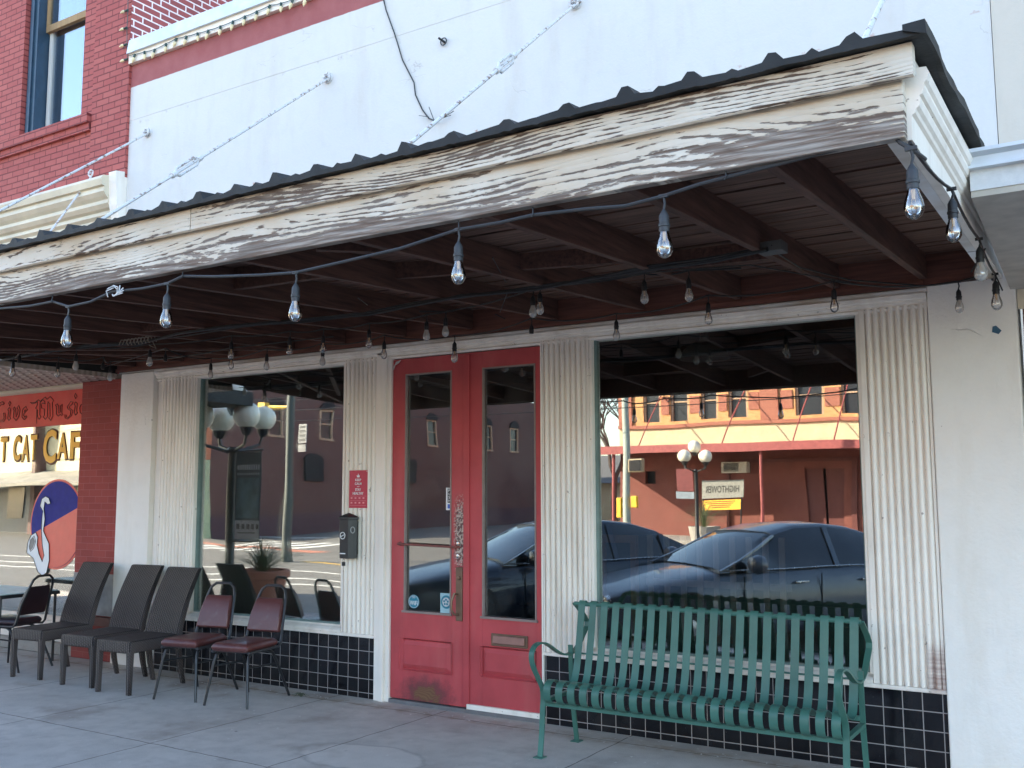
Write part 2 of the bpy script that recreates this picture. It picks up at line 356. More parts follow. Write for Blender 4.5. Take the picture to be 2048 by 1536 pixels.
def vinyl():
    n=NT('burgundy_vinyl'); a=n.noise(5,detail=5); c=n.mix(n.ramp(a,.3,.7),(.095,.028,.027),(.14,.048,.043))
    c=n.mix(n.ramp(n.noise(14,detail=5),.55,.8,0,.35),c,(.2,.15,.13)); n.bump(n.noise(180,detail=2),.08,.002); return n.done(c,.33,0,.5)
def wood(name,c1,c2,axis=0,rough=.7,scale=1.,stain=.4):
    n=NT(name); s=[40,40,40]; s[axis]=2.5
    a=n.noise(scale,n.map(tuple(s)),detail=5,rough=.65); b=n.noise(1.6,detail=5)
    c=n.mix(n.ramp(a,.3,.7),c1,c2); c=n.mix(n.ramp(b,.45,.75,0,stain),c,mul(c1,.4)); n.bump(a,.35,.003); return n.done(c,rough,0,.3)
def shingle_none(): pass
M={}
M['peel_up']=peel('peeling_board_upper',seed=1.3,keep=.44,wood=(.17,.115,.085))
M['peel_lo']=peel('peeling_board_lower',seed=6.1,keep=.37,zb=2.61,zt=2.76,wood=(.19,.135,.105),grey=(.38,.34,.30))
M['peel_side']=peel('peeling_side_trim',seed=3.3,keep=.95,axis='y',paint=(.8,.8,.8))
M['white']=white_paint('white_painted_wood')
M['white_dirty']=white_paint('grimy_white_paint',amt=.6,chips=.2)
M['white_wall']=stucco('white_painted_stucco_band',band=True)
M['stucco']=stucco('rough_white_stucco',c=(.88,.83,.76),bumps=.7)
M['stucco_plain']=stucco('beige_stucco',c=(.62,.57,.49),cracks=True)
M['cap']=plain('galvanised_coping',(.62,.65,.68),.45,.3,.12,5)
M['cream']=plain('cream_painted_metal',(.68,.6,.45),.55,0,.14,3)
M['red']=wear_red('red_door_paint'); M['red_kick']=wear_red('worn_red_door_paint',kick=True)
M['tile']=tiles()
M['brick']=brick('painted_red_brick',(.36,.07,.062),(.42,.10,.085),(.15,.022,.022),ms=.0065,bump=.9)
M['brick_side']=brick('red_brick_white_mortar',(.30,.06,.055),(.22,.05,.05),(.8,.68,.66),axis='y',ms=.009,bw=.215,bh=.072)
M['brick_pier']=brick('smeared_red_brick',(.27,.035,.03),(.33,.05,.04),(.36,.1,.09),ms=.003,bw=.2,bh=.066,bump=.5,stain=.5)
M['redpaint']=plain('flat_red_paint',(.66,.05,.04),.5,0,.1,4)
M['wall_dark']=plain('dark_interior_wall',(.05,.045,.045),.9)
M['glass']=glassm('shop_window_glass',.22,dirt=.012); M['glass_door']=glassm('door_glass',.2,dirt=.05); M['glass_cafe']=glassm('cafe_window_glass',.27,dirt=.07)
M['bulb']=glassm('clear_bulb_glass',.10,(.97,.97,.97),.02,1.6); M['bulb_dusty']=glassm('dusty_bulb_glass',.12,(.95,.92,.9),.05,1.2,dirt=1.); M['black']=plain('black_plastic',(.012,.012,.014),.5)
M['cable']=plain('grey_black_cable',(.03,.032,.036),.55)
M['fil']=plain('warm_filament',(.6,.4,.2),.4)
M['blackmetal']=plain('black_painted_metal',(.018,.018,.02),.4,.0,.2)
M['greymetal']=plain('worn_grey_tube',(.05,.05,.055),.35,.3)
M['wicker']=wicker(); M['vinyl']=vinyl()
M['green']=plain('green_painted_steel',(.05,.145,.112),.42,0,.22,3,.15,120)
M['roof']=plain('weathered_dark_roofing',(.013,.014,.014),.7,.0,.5,4,.4,50)
M['deck']=wood('stained_deck_boards',(.24,.125,.09),(.05,.028,.022),0,stain=.8)
M['joist']=wood('dark_red_joist_wood',(.15,.07,.052),(.045,.022,.018),1,stain=.7)
M['ledger']=wood('red_brown_ledger',(.2,.075,.055),(.07,.03,.022),0)
M['rod']=None
n=NT('flaking_white_rod'); n.bump(n.noise(60),.4,.003); M['rod']=n.done(n.mix(n.ramp(n.noise(22,detail=6,rough=.7),.54,.6),(.62,.62,.62),(.24,.16,.12)),.6)
M['brass']=plain('aged_brass',(.2,.13,.09),.45,.6,.2)
M['chrome']=plain('worn_chrome',(.6,.58,.55),.25,.9)
M['side']=concrete('sidewalk_concrete',(.50,.45,.405),jx=(-9.2,-8.0,-6.85,-5.52,-4.45,-2.95,-1.45,.1),jy=(-1.81,-3.4,-.2))
M['asphalt']=concrete('asphalt',(.14,.13,.115),street=True)
M['opp_side']=concrete('opposite_sidewalk',(.3,.28,.25),street=True)
M['signred']=plain('sign_red',(.50,.03,.06),.4,0,.05)
M['pwhite']=plain('print_white',(.8,.8,.8),.5,0,.03); M['pblack']=plain('print_black',(.01,.01,.01),.5)
M['orange']=plain('orange_paint',(1.,.5,.05),.45,0,.08); M['darkred']=plain('outline_brown',(.12,.03,.01),.5)
M['navy']=plain('navy_paint',(.03,.03,.22),.8); M['coral']=plain('coral_paint',(.75,.13,.09),.45,0,.05)
M['teal']=plain('teal_sticker',(.02,.2,.28),.4); M['blue']=plain('blue_print',(.05,.12,.5),.4)
M['ivory']=plain('ivory_bulb',(.75,.62,.36),.3); M['dgreen']=plain('dark_green_socket',(.02,.05,.04),.4)
M['bluejamb']=plain('dark_blue_frame_paint',(.02,.05,.085),.4)
M['oldwood']=wood('bare_yellow_sash_wood',(.45,.3,.15),(.3,.19,.1),2)
M['sashwhite']=white_paint('old_sash_paint',c=(.55,.55,.52))
M['marble']=plain('grey_marble_slab',(.24,.25,.26),.35,0,.45,5)
M['tin']=None
n=NT('pressed_tin_soffit'); x,y,z=n.sep()[0:3]
hh=n.ma('SINE',n.ma('ADD',n.ma('MULTIPLY',x,46),n.ma('MULTIPLY',n.ma('SINE',n.ma('MULTIPLY',y,52)),1.3))); n.bump(hh,1.,.012)
M['tin']=n.done(n.mix(n.ramp(hh,.7,.98),(.4,.33,.27),(.7,.66,.6)),.5)
M['fabricwhite']=plain('banner_white',(.6,.6,.6),.7)
# ================================================================== GROUND
SZ=-.2
solo(MB().box(-24,14,-3.75,.02,-.3,0),'sidewalk',M['side'],'grey concrete sidewalk with joints along the shopfronts','sidewalk',kind='structure',bevel=.02)
solo(MB().box(-26,14,-3.9,-3.753,-.3,-.004),'kerb',M['opp_side'],'concrete kerb at the street edge of the sidewalk','kerb',kind='structure',bevel=.02)
g=MB(); g.add([(-400,-400,SZ),(400,-400,SZ),(400,200,SZ),(-400,200,SZ)],[(0,1,2,3)])
solo(g,'street',M['asphalt'],'sunlit asphalt main street','street',kind='structure')
solo(MB().box(-20.5,14,-31,-26.3,-.3,-.01),'opposite_sidewalk',M['opp_side'],'concrete sidewalk across the street','sidewalk',kind='structure')
# ================================================================== OUR STOREFRONT
S=thing('storefront_building','white painted shop building with red double doors, fluted pilasters and black tiles','building',(-4.7,0,0))
x0,x1=-8.5,-.57
b=MB(); b.box(x0,x1,0,.3,2.79,6.0); b.build('upper_wall',M['white_wall'],S)
b=MB(); b.box(x0,x1,.3,.31,-.1,6.0); 
# parapet cap
b=MB(); b.prism([(-.045,5.985),(.34,5.985),(.34,6.2),(-.02,6.2),(-.045,6.12)],'x',x0+.004,x1); b.build('white_cap_board',M['white'],S,bevel=.004)
b=MB(); b.prism([(-.075,6.085),(-.046,6.085),(-.018,6.204),(.36,6.24),(.36,6.27),(-.05,6.235)],'x',x0+.006,x1); b.build('metal_coping',M['cap'],S)
b=MB(); b.box(x0+.3,x1,12,12.3,-.1,6.); b.box(x1-.3,x1-.002,.32,12,-.1,6.); b.box(x0+.01,x0+.3,.32,12,-.1,6.); b.build('rear_and_side_wall',M['stucco_plain'],S)
b=MB(); b.box(x0+.31,x1-.31,.31,11.99,5.7,5.9); b.build('roof_deck',M['roof'],S)
# interior shell
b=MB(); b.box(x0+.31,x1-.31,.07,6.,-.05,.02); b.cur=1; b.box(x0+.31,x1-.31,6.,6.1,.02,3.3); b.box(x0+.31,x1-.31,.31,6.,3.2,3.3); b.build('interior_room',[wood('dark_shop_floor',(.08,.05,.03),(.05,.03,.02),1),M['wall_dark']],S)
# piers
b=MB(); b.box(-8.42,-7.93,-.035,.12,0,2.78); b.box(-7.93,-7.83,.02,.12,0,2.78); b.build('stucco_pier',M['stucco'],S,bevel=.008)
b=MB(); b.box(-.99,-.525,-.03,.2,0,2.9); b.build('stucco_pier',M['stucco'],S,bevel=.008)
# bulkheads
for a,c in ((-7.83,-5.145),(-3.62,-.99)):
    b=MB(); b.box(a,c,0,.15,0,.468); b.build('tiled_bulkhead',M['tile'],S)
    b=MB(); b.box(a,c,-.022,.1,.468,.492); b.build('white_ledge',M['white_dirty'],S,bevel=.004)
# pilasters with reeds
def pilaster(a,c,nr,e0=.02,e1=.02):
    b=MB(); b.box(a,c,.0,.12,.492,2.747)
    w=(c-a-e0-e1)/nr; P=[]
    for i in range(nr):
        o=a+e0+i*w
        for k in range(7):
            t=PI*k/6; P.append((o+w/2-w*.42*math.cos(t),-.001-.026*math.sin(t)))
    P+=[(c-e1,.002),(a+e0,.002)]
    z0,z1=.494,2.70; n_=len(P); b.v+=[]; b.prism(P,'z',z0,z1)
    for u,v in ((a,a+e0),(c-e1,c)):
        if v-u>.001: b.box(u+.001,v-.001,-.018,.0,.494,2.74)
    b.box(a+e0,c-e1,-.014,0,2.70,2.74)
    b.build('fluted_pilaster',M['white_dirty'],S,smooth=True,ang=50)
pilaster(-7.825,-7.355,9,.03,.02); pilaster(-5.51,-5.16,7,.012,.012); pilaster(-3.615,-3.235,8,.012,.02); pilaster(-1.385,-.993,8,.035,.018)
# casing left of door
b=MB(); b.box(-5.158,-5.10,-.03,.12,0,2.745); b.box(-5.10,-5.055,-.045,.12,0,2.745); b.box(-5.055,-5.015,-.02,.12,0,2.70); b.build('door_casing',M['white'],S,bevel=.005)
b=MB(); b.box(-3.63,-3.617,-.02,.12,0.0,2.745); b.build('door_casing',M['white'],S)
# transom trim moulding
b=MB(); b.prism([(.1,2.675),(-.012,2.675),(-.02,2.69),(-.008,2.70),(-.03,2.715),(-.03,2.728),(-.045,2.735),(-.05,2.758),(-.03,2.762),(.1,2.762)],'x',-7.9,-.992)
b.build('head_moulding',M['white_dirty'],S)
b=MB(); b.box(-7.93,-.99,-.03,.1,2.763,2.79); b.build('head_board',M['peel_side'],S)
# windows
def shopwin(a,c,zb,zt,reveal):
    f=MB(); 
    f.box(a,a+.02,-.01,.08,zb,zt); f.box(c-.02,c,-.01,.08,zb,zt); f.box(a+.02,c-.02,0.0,.08,zt-.012,zt)
    fr=f.build('window_frame',M['white_dirty'],S,bevel=.003)
    q=MB(); q.prism([(-.03,.494),(.09,.494),(.09,zb),(.03,zb),(.02,zb-.012),(-.005,zb-.02),(-.03,.51)],'x',a+.003,c-.003); q.build('sill',M['white_dirty'],fr)
    q=MB(); 
    for u in ((a+.0205,a+.034),(c-.034,c-.0205)): q.box(u[0],u[1],.03,.09,zb,zt-.013)
    q.box(a+.035,c-.035,.035,.09,zb,zb+.014); q.build('glazing_bead',plain('grey_green_bead',(.17,.24,.22),.5) if 'bead' not in M else M['bead'],fr)
    q=MB(); q.box(a+.03,c-.03,.052,.056,zb+.01,zt-.013); q.build('pane',M['glass'],fr)
M['bead']=plain('grey_green_bead',(.17,.24,.22),.5)
shopwin(-7.355,-5.51,.545,2.683,0); shopwin(-3.235,-1.385,.545,2.69,0)
# doors
def door(a,c,ga,gc,pa,pc,pz0,pz1,mat,zb):
    d=MB(); y0,y1=.0,.045; gz0,gz1=.70,2.545
    d.box(a,ga,y0,y1,zb,2.668); d.box(gc,c,y0,y1,zb,2.668); d.box(ga,gc,y0,y1,gz1,2.668); d.box(ga,gc,y0,y1,pz1,gz0); d.box(ga,gc,y0,y1,zb,pz0)
    if pa>ga: d.box(ga,pa,y0,y1,pz0,pz1)
    if pc<gc: d.box(pc,gc,y0,y1,pz0,pz1)
    o=d.build('door',mat,S,bevel=.002)
    p=MB(); A,B=max(pa,a+.05),min(pc,c-.01)
    # raised panel: outer moulding then sunk bevel
    def ringp(x0_,x1_,z0_,z1_,x2,x3,z2,z3,ya,yb):
        vs=[(x0_,ya,z0_),(x1_,ya,z0_),(x1_,ya,z1_),(x0_,ya,z1_),(x2,yb,z2),(x3,yb,z2),(x3,yb,z3),(x2,yb,z3)]
        p.add(vs,[(0,1,5,4),(1,2,6,5),(2,3,7,6),(3,0,4,7)])
    ringp(pa,pc,pz0,pz1,pa+.012,pc-.012,pz0+.012,pz1-.012,-.008,.014)
    ringp(pa+.012,pc-.012,pz0+.012,pz1-.012,pa+.05,pc-.05,pz0+.045,pz1-.045,.014,-.002)
    p.add([(pa+.05,-.002,pz0+.045),(pc-.05,-.002,pz0+.045),(pc-.05,-.002,pz1-.045),(pa+.05,-.002,pz1-.045)],[(0,1,2,3)])
    p.build('raised_panel',mat,o)
    gb=MB()
    gb.box(ga,ga+.012,-.004,.02,gz0,gz1); gb.box(gc-.012,gc,-.004,.02,gz0,gz1); gb.box(ga+.012,gc-.012,-.004,.02,gz1-.01,gz1); gb.box(ga-.01,gc+.01,-.016,.0,gz0-.012,gz0+.004)
    gb.build('glass_bead',plain('faded_bead',(.25,.19,.17),.6),o)
    gl=MB(); gl.box(ga+.006,gc-.006,.022,.026,gz0,gz1-.004); gl.build('pane',M['glass_door'],o)
    return o
dL=door(-5.012,-4.287,-4.885,-4.432,-4.925,-4.42,.255,.492,M['red_kick'],.035)
dR=door(-4.283,-3.632,-4.15,-3.682,-4.165,-3.69,.272,.488,M['red'],.045)
b=MB(); b.box(-4.315,-4.262,-.012,-.0005,.04,2.66); b.build('meeting_stile_strip',M['red'],dR,bevel=.003)
b=MB(); b.box(-5.012,-3.632,-.02,.1,0.0,.028); b.build('threshold',plain('worn_threshold',(.16,.15,.15),.7),S)
b=MB(); b.box(-4.275,-3.64,-.022,-.001,.03,.065); b.build('door_sweep',M['white_dirty'],dR)
# lock set on left leaf
hw=M['brass']
b=MB(); b.box(-4.385,-4.325,-.008,0,.655,1.05); b.build('lock_plate',hw,dL,bevel=.003)
b=MB(); b.tube([(-4.375,-.008,.98-.13),(-4.378,-.035,.86),(-4.39,-.055,.80),(-4.39,-.055,.74),(-4.378,-.035,.705),(-4.36,-.008,.70)],.009,8); b.build('handle',hw,dL,smooth=True)
for zz,rr in ((1.225,.017),(1.13,.022)):
    b=MB(); b.lathe([(rr,0),(rr,-.012),(rr*.75,-.02),(rr*.3,-.022)],(-4.36,0,zz),18,'y'); b.build('lock_cylinder',M['chrome'],dL,smooth=True)
b=MB(); b.lathe([(.016,0),(.016,-.012),(.009,-.014)],(-4.357,-.008,.97),16,'y'); b.build('lock_cylinder',hw,dL,smooth=True)
b=MB(); b.tube([(-4.925,-.0,1.212),(-4.925,-.03,1.212),(-4.36,-.03,1.20),(-4.36,0,1.20)],.009,8); b.lathe([(.018,0),(.016,-.006)],(-4.925,0,1.212),12,'y'); b.build('push_bar',plain('rusty_bar',(.22,.07,.06),.6),dL,smooth=True)
# decals on left leaf
b=MB(); b.box(-4.495,-4.435,.016,.0195,1.475,1.645); st=b.build('push_sticker',M['pwhite'],dL)
b=MB(); b.box(-4.479,-4.447,.0135,.0155,1.53,1.637); q_=b.build('black_panel',M['pblack'],st)
for i,c in enumerate('PUSH'): text(c,-4.471,-4.455,1.616-i*.0255-.003,1.632-i*.0255,.0125,M['pwhite'],st)
b=MB(); b.box(-4.479,-4.447,.0135,.0155,1.487,1.52); b.build('blue_panel',M['blue'],st)
b=MB(); b.lathe([(.052,.0195),(.052,.0165)],(-4.80,0,.772),28,'y'); st=b.build('wifi_sticker',M['teal'],dL)
text('WiFi',-4.838,-4.762,.745,.778,.0155,M['pwhite'],st)
for r_ in (.012,.022):
    b=MB(); b.tube([(-4.80+r_*math.cos(t),.015,.79+r_*math.sin(t)) for t in [R(40+20*i) for i in range(6)]],.002,5); b.build('wave_mark',M['pwhite'],st)
b=MB(); b.tube([(-4.80+.047*math.cos(t),.0155,.772+.047*math.sin(t)) for t in [2*PI*i/24 for i in range(24)]],.0015,4,closed=True); b.build('ring_mark',M['pwhite'],st)
b=MB(); b.box(-4.545,-4.437,.0165,.0195,.703,.85); st=b.build('window_sticker',plain('pale_blue_sticker',(.35,.55,.6),.5),dL)
b=MB(); b.lathe([(.05,.0155),(.05,.0135)],(-4.488,0,.785),28,'y'); b.build('teal_disc',M['teal'],st)
b=MB(); b.lathe([(.034,.0125),(.034,.0115)],(-4.488,0,.785),28,'y'); b.build('pale_disc',M['fabricwhite'],st)
for k in range(5):
    a_=2*PI*k/5+.3; b=MB(); b.lathe([(.009,.0105),(.009,.0095)],(-4.488+.018*math.cos(a_),0,.785+.018*math.sin(a_)),10,'y'); b.build('dot_mark',M['teal'],st)
# mail slot
b=MB(); b.box(-4.065,-3.755,-.012,0,.5,.588); ms=b.build('mail_slot',hw,dR,bevel=.003)
b=MB(); b.prism([(-.013,.515),(-.026,.52),(-.02,.572),(-.013,.575)],'x',-4.045,-3.775); b.build('flap',plain('brushed_bronze_flap',(.3,.16,.13),.4,.5),ms,bevel=.002)
# torn white scrap at door head
b=MB(); b.add([(-5.012,-.006,2.60),(-4.975,-.012,2.65),(-4.915,-.02,2.66),(-4.93,-.03,2.635),(-4.975,-.02,2.62),(-5.0,-.008,2.585)],[(0,1,2,3,4,5)]); b.build('torn_paper_scrap',M['fabricwhite'],dL)
# blue chip of paint on pier
b=MB(); c=[(1985,653),(1992,651),(2003,661),(1997,668),(1984,664)]; b.prism([(Y(*p,-.036).x,Y(*p,-.036).z) for p in c],'y',-.0345,-.031); solo(b,'painters_tape',plain('blue_tape',(.04,.12,.2),.7),'small blue scrap of tape stuck on the right stucco pier','tape')
# ---------------- things on the wall above
t=thing('wall_bolt','short black bolt end sticking out of the white upper wall','bolt',tuple(Y(890,85)))
c=Y(890,85); b=MB(); b.tube([(c.x+.03*math.cos(a),-.02,c.z+.03*math.sin(a)) for a in [2*PI*i/12 for i in range(12)]],.005,5,closed=True); b.tube([(c.x,0,c.z),(c.x-.02,-.06,c.z+.02)],.01,6); b.build('bolt',M['cable'],t,smooth=True)
pts=[(765,-10),(772,20),(790,70),(805,120),(828,165),(831,190),(845,220),(858,237)]
b=MB(); b.tube([Y(p[0],p[1],-.012) for p in pts]+[Y(868,241,-.05),Y(880,238,-.07),Y(893,228,-.05)],.006,6)
for q in (((893,228),(907,212)),((885,236),(908,222)),((880,238),(902,230)),((868,241),(858,214)),((858,234),(838,231))): b.tube([Y(*q[0],-.05),Y(*q[1],-.03)],.003,4)
solo(b,'loose_cable',M['cable'],'dark cable hanging down the white wall with frayed wires at its end','cable',smooth=True)
# ---------------- sign and ashtray
t=thing('wall_sign','red enamel sign reading KEEP CALM and STAY HEALTHY on the fluted pilaster','sign',(-5.34,-.03,1.64))
b=MB(); b.box(-5.437,-5.243,-.028,-.024,1.487,1.79); b.build('plate',M['signred'],t,bevel=.001)
for s_,za_,zb_,w_ in (('KEEP',1.703,1.722,.062),('CALM',1.672,1.692,.07),('and',1.656,1.663,.024),('STAY',1.624,1.645,.06),('HEALTHY',1.594,1.615,.112)): text(s_,-5.34-w_/2,-5.34+w_/2,za_,zb_,-.0295,M['pwhite'],t,bold=.01)
b=MB(); b.prism([(-5.353,1.733),(-5.327,1.733),(-5.323,1.752),(-5.333,1.745),(-5.34,1.765),(-5.347,1.745),(-5.357,1.752)],'y',-.0295,-.0285); b.build('crown_mark',M['pwhite'],t)
b=MB()
pk=M['pink']=plain('pale_red_print',(.75,.3,.32),.5)
for zz in (1.582,1.545,1.507): b.box(-5.425,-5.255,-.0293,-.0283,zz,zz+.0015)
for i in range(4):
    for zz in (1.555,1.517): b.box(-5.418+i*.042,-5.40+i*.042,-.0293,-.0283,zz+.006,zz+.018)
b.build('icon_marks',pk,t)
b=MB(); 
for xx in (-5.43,-5.25): b.lathe([(.004,-.0295),(.004,-.0285)],(xx,0,1.78),8,'y')
b.build('screw_head',M['chrome'],t)
t=thing('cigarette_receptacle','black wall mounted cigarette bin with pointed lid hanging under the red sign','ashtray',(-5.385,-.03,1.08))
cx,cy=-5.385,-.085
def hexr(r,z,ry=.72): return [(cx+r*math.cos(R(60*k)),cy+r*ry*math.sin(R(60*k)),z) for k in range(6)]
b=MB(); b.loft([hexr(.088,1.09),hexr(.09,1.40)]); b.build('body',M['blackmetal'],t,bevel=.003)
b=MB(); b.loft([hexr(.102,1.40),hexr(.102,1.415),hexr(.06,1.432),hexr(.008,1.448)]); b.build('lid',M['blackmetal'],t,bevel=.002)
b=MB(); b.box(cx-.05,cx+.05,-.035,-.018,1.12,1.38); b.build('wall_bracket',M['blackmetal'],t)
b=MB(); yy=cy-.088*.72*.87-.0022
b.tube([(cx-.012+.026*math.cos(a),yy,1.27+.026*math.sin(a)) for a in [2*PI*i/20 for i in range(20)]],.0035,5,closed=True); cs=b.build('warning_symbol',M['pwhite'],t)
b=MB(); b.tube([(cx-.028,yy,1.262),(cx+.002,yy,1.276)],.004,5); b.build('cigarette_mark',M['pwhite'],cs)
b=MB(); b.box(cx-.038,cx+.018,yy-.001,yy+.002,1.125,1.133); b.build('white_bar_print',M['pwhite'],t)
b=MB(); a0=Vector((cx+.0885,cy,0)); a1=Vector((cx+.0445,cy-.0555,0)); mid=(a0+a1)/2; d_=(a0-a1).normalized(); nn_=Vector((d_.y,-d_.x,0)); mid+=nn_*.003
b.tube([(mid.x+d_.x*.016*math.cos(a),mid.y+d_.y*.016*math.cos(a),1.315+.024*math.sin(a)) for a in [2*PI*i/18 for i in range(18)]],.004,5,closed=True); b.build('side_symbol',plain('grey_print',(.4,.4,.4),.5),t)
t=thing('padlock','small black padlock hanging beneath the cigarette bin','padlock',(cx-.02,cy-.03,1.03))
b=MB(); b.box(cx-.038,cx-.008,cy-.035,cy-.022,1.03,1.062); b.build('body',M['black'],t,bevel=.003)
b=MB(); b.tube([(cx-.032,cy-.028,1.06),(cx-.032,cy-.028,1.078),(cx-.023,cy-.028,1.086),(cx-.014,cy-.028,1.078),(cx-.014,cy-.028,1.06)],.003,6); b.build('shackle',M['chrome'],t)
# ================================================================== AWNING
A=thing('wooden_awning','flat wooden awning with peeling white fascia, dark joists and metal roof over the shopfront','awning',(-4.5,-1.4,2.79))
ax0,ax1=-8.48,-.505; FY=-3.24
slz=lambda y:.18*y/3.24
jx=-4.79 # butt joint in the upper board
jx=Y(381,455,-3.27).x
b=MB(); b.box(ax0,ax1,FY,FY+.04,2.607,2.782); b.build('fascia_board',M['peel_lo'],A,bevel=.004)
b=MB(); b.box(ax0,ax1-.02,FY+.041,FY+.075,2.625,2.862); b.build('backing_joist',M['joist'],A)  # added dark plate: keeps the fascia's back near black in the window reflections
# upper board with rolled lower lip
def ub(a,c):
    b=MB(); b.prism([(FY-.001,2.775),(FY-.026,2.767),(FY-.034,2.773),(FY-.031,2.784),(FY-.031,2.868),(FY+.01,2.868),(FY+.01,2.783),(FY-.001,2.783)],'x',a,c); return b.build('fascia_board',M['peel_up'],A)
ub(ax0,jx-.003); ub(jx+.003,ax1+.035)
# side trim
P=[(-.622,2.80),(-.585,2.80),(-.582,2.885),(-.572,2.893),(-.568,2.905),(-.558,2.915),(-.552,2.935),(-.556,2.95),(-.546,2.955),(-.538,2.975),(-.54,2.99),(-.53,3.0),(-.522,3.025),(-.53,3.045),(-.59,3.05),(-.622,3.05)]
SD=lambda p,y:(-.60+(p[0]+.60)*(1+.15*y/3.24)-.095*y/3.24,y,2.80+(p[1]-2.80)*(1+.15*y/3.24)+.195*y/3.24)
b=MB(); b.loft([[SD(p,yy) for p in P] for yy in (FY+.0405,-.04)]); b.build('side_moulding',M['white_dirty'],A)
b=MB(); b.add([SD(q,yq) for q,yq in [((-.60,3.05),FY+.02),((-.60,3.05),-.02),((-.60,3.19),-.02),((-.60,3.10),FY+.02),((-.575,3.05),FY+.02),((-.575,3.05),-.02),((-.575,3.19),-.02),((-.575,3.10),FY+.02)]],[(0,1,2,3),(7,6,5,4),(0,4,5,1),(1,5,6,2),(2,6,7,3),(3,7,4,0)]); b.build('rake_board',M['peel_side'],A)
# ragged peeling strip
random.seed(4); b=MB(); pts=[]; yy=FY+.25
top=[];bot=[]
while yy<-.5:
    f_=(yy-FY)/3.24; zq=2.875+.30*f_; top.append((yy,zq)); bot.append((yy,zq-.03-.016*random.random())); yy+=.06
pq=top+bot[::-1]; b.loft([[(-.572-.095*q[0]/3.24+dx,q[0],q[1]) for q in pq] for dx in (0,.006)]); b.build('peeling_strip',M['peel_side'],A)
b=MB(); b.loft([[SD(q,yq) for q in ((-.665,2.80),(-.623,2.80),(-.623,2.99),(-.665,2.99))] for yq in (FY+.041,-.05)]); b.build('end_joist',M['peel_side'],A)
# decking boards (run along the street)
b=MB(); yy=FY+.04; random.seed(9)
while yy<-.02:
    w_=min(.098,-.01-yy); dz=random.uniform(-.005,.005); z0_=2.99+dz+slz(yy); z1_=2.99+dz+slz(yy+w_); xe_=-.63-.095*yy/3.24; b.hexa([(ax0,yy+.003,z0_),(xe_,yy+.003,z0_),(xe_,yy+w_-.003,z1_),(ax0,yy+w_-.003,z1_),(ax0,yy+.003,z0_+.022),(xe_,yy+.003,z0_+.022),(xe_,yy+w_-.003,z1_+.022),(ax0,yy+w_-.003,z1_+.022)]); yy+=.10
b.build('deck_boards',M['deck'],A)
for i,xx in enumerate((-1.0,-1.5,-2.12,-2.80,-3.48,-4.22,-4.86,-5.5,-6.08,-6.8,-7.5,-8.2)):
    b=MB(); sk=.06*(1 if i%2 else -1)*(.4); x_a,x_b=xx-.06,xx+.02
    q_=-.18; x_a,x_b=xx+.03,xx
    b.hexa([(x_a-.021,FY+.045,2.84+q_),(x_a+.021,FY+.045,2.84+q_),(x_b+.021,-.05,2.84),(x_b-.021,-.05,2.84),(x_a-.021,FY+.045,2.99+q_),(x_a+.021,FY+.045,2.99+q_),(x_b+.021,-.05,2.99),(x_b-.021,-.05,2.99)])
    b.build('joist',M['joist'],A,bevel=.003)
b=MB(); b.box(ax0,-.665,-.045,-.002,2.80,2.992); b.build('ledger_board',M['ledger'],A,bevel=.003)
b=MB(); b.box(ax0,-1.0,-.06,-.046,2.795,2.83); b.build('ledger_strip',M['ledger'],A)
for q1,q2,w1,h1 in (((-3.46,-1.9,2.84),(-2.14,-1.45,2.86),.04,.09),((-4.20,-2.4,2.79),(-3.50,-2.35,2.79),.04,.12),((-6.06,-1.6,2.80),(-5.5,-1.5,2.80),.03,.06),((-2.1,-1.2,2.86),(-1.52,-1.15,2.86),.04,.1),((-3.1,-2.9,2.74),(-2.83,-2.6,2.75),.04,.08)): b=MB(); b.bar(q1,q2,w1,h1); b.build('blocking_board',M['joist'],A)
for q1,q2 in (((-8.0,-2.6,2.685),(-6.9,-.3,2.81)),((-7.6,-2.1,2.71),(-6.0,-.12,2.82))): b=MB(); b.bar(q1,q2,.045,.014); b.build('brace_strip',M['joist'],A)
# roofing : ribbed metal sheets
rib=[-.63,-.86,-1.12,-1.35,-1.57,-1.81,-2.05,-2.27,-2.5,-2.72,-2.95,-3.18,-3.42,-3.65]
while rib[-1]>-8.2: rib.append(rib[-1]-.235)
prof=[(-.43,.0)]
random.seed(3)
for i,r_ in enumerate(rib):
    h_=.045 if i%1==0 else .03
    h_*=random.uniform(.85,1.2)
    h_*=.5; prof+=[(r_+.036,.0),(r_+.014,h_*1.25),(r_-.010,h_*1.3),(r_-.030,.006)]
    nx=rib[i+1] if i+1<len(rib) else r_-.3
    prof+=[((r_-.05+nx+.062)/2+.02,.0),((r_-.05+nx+.062)/2,.008),((r_-.05+nx+.062)/2-.02,.0)]
prof.append((ax0,0))
ya,yb=-3.31,-.0; za_,zb_=2.889,3.25
vs=[];n_=len(prof)
for (yv,zv) in ((ya,za_),(yb,zb_)):
    jit=[random.uniform(-.006,.006) for _ in prof]
    px_=lambda p: p-(.1 if (yv>-1 and p>-.5) else 0)
    for (p,h),j in zip(prof,jit): vs.append((px_(p),yv,zv+h+(j if yv==ya else 0)))
    for (p,h) in prof: vs.append((px_(p),yv,zv-.018-(random.uniform(0,.006) if yv==ya else 0)))
fs=[]
for i in range(n_-1):
    fs.append((i,i+1,2*n_+i+1,2*n_+i)); fs.append((n_+i,3*n_+i,3*n_+i+1,n_+i+1)); fs.append((i,n_+i,n_+i+1,i+1)); fs.append((2*n_+i,2*n_+i+1,3*n_+i+1,3*n_+i))
fs+= [(0,2*n_,3*n_,n_),(n_-1,2*n_-1,4*n_-1,3*n_-1)]
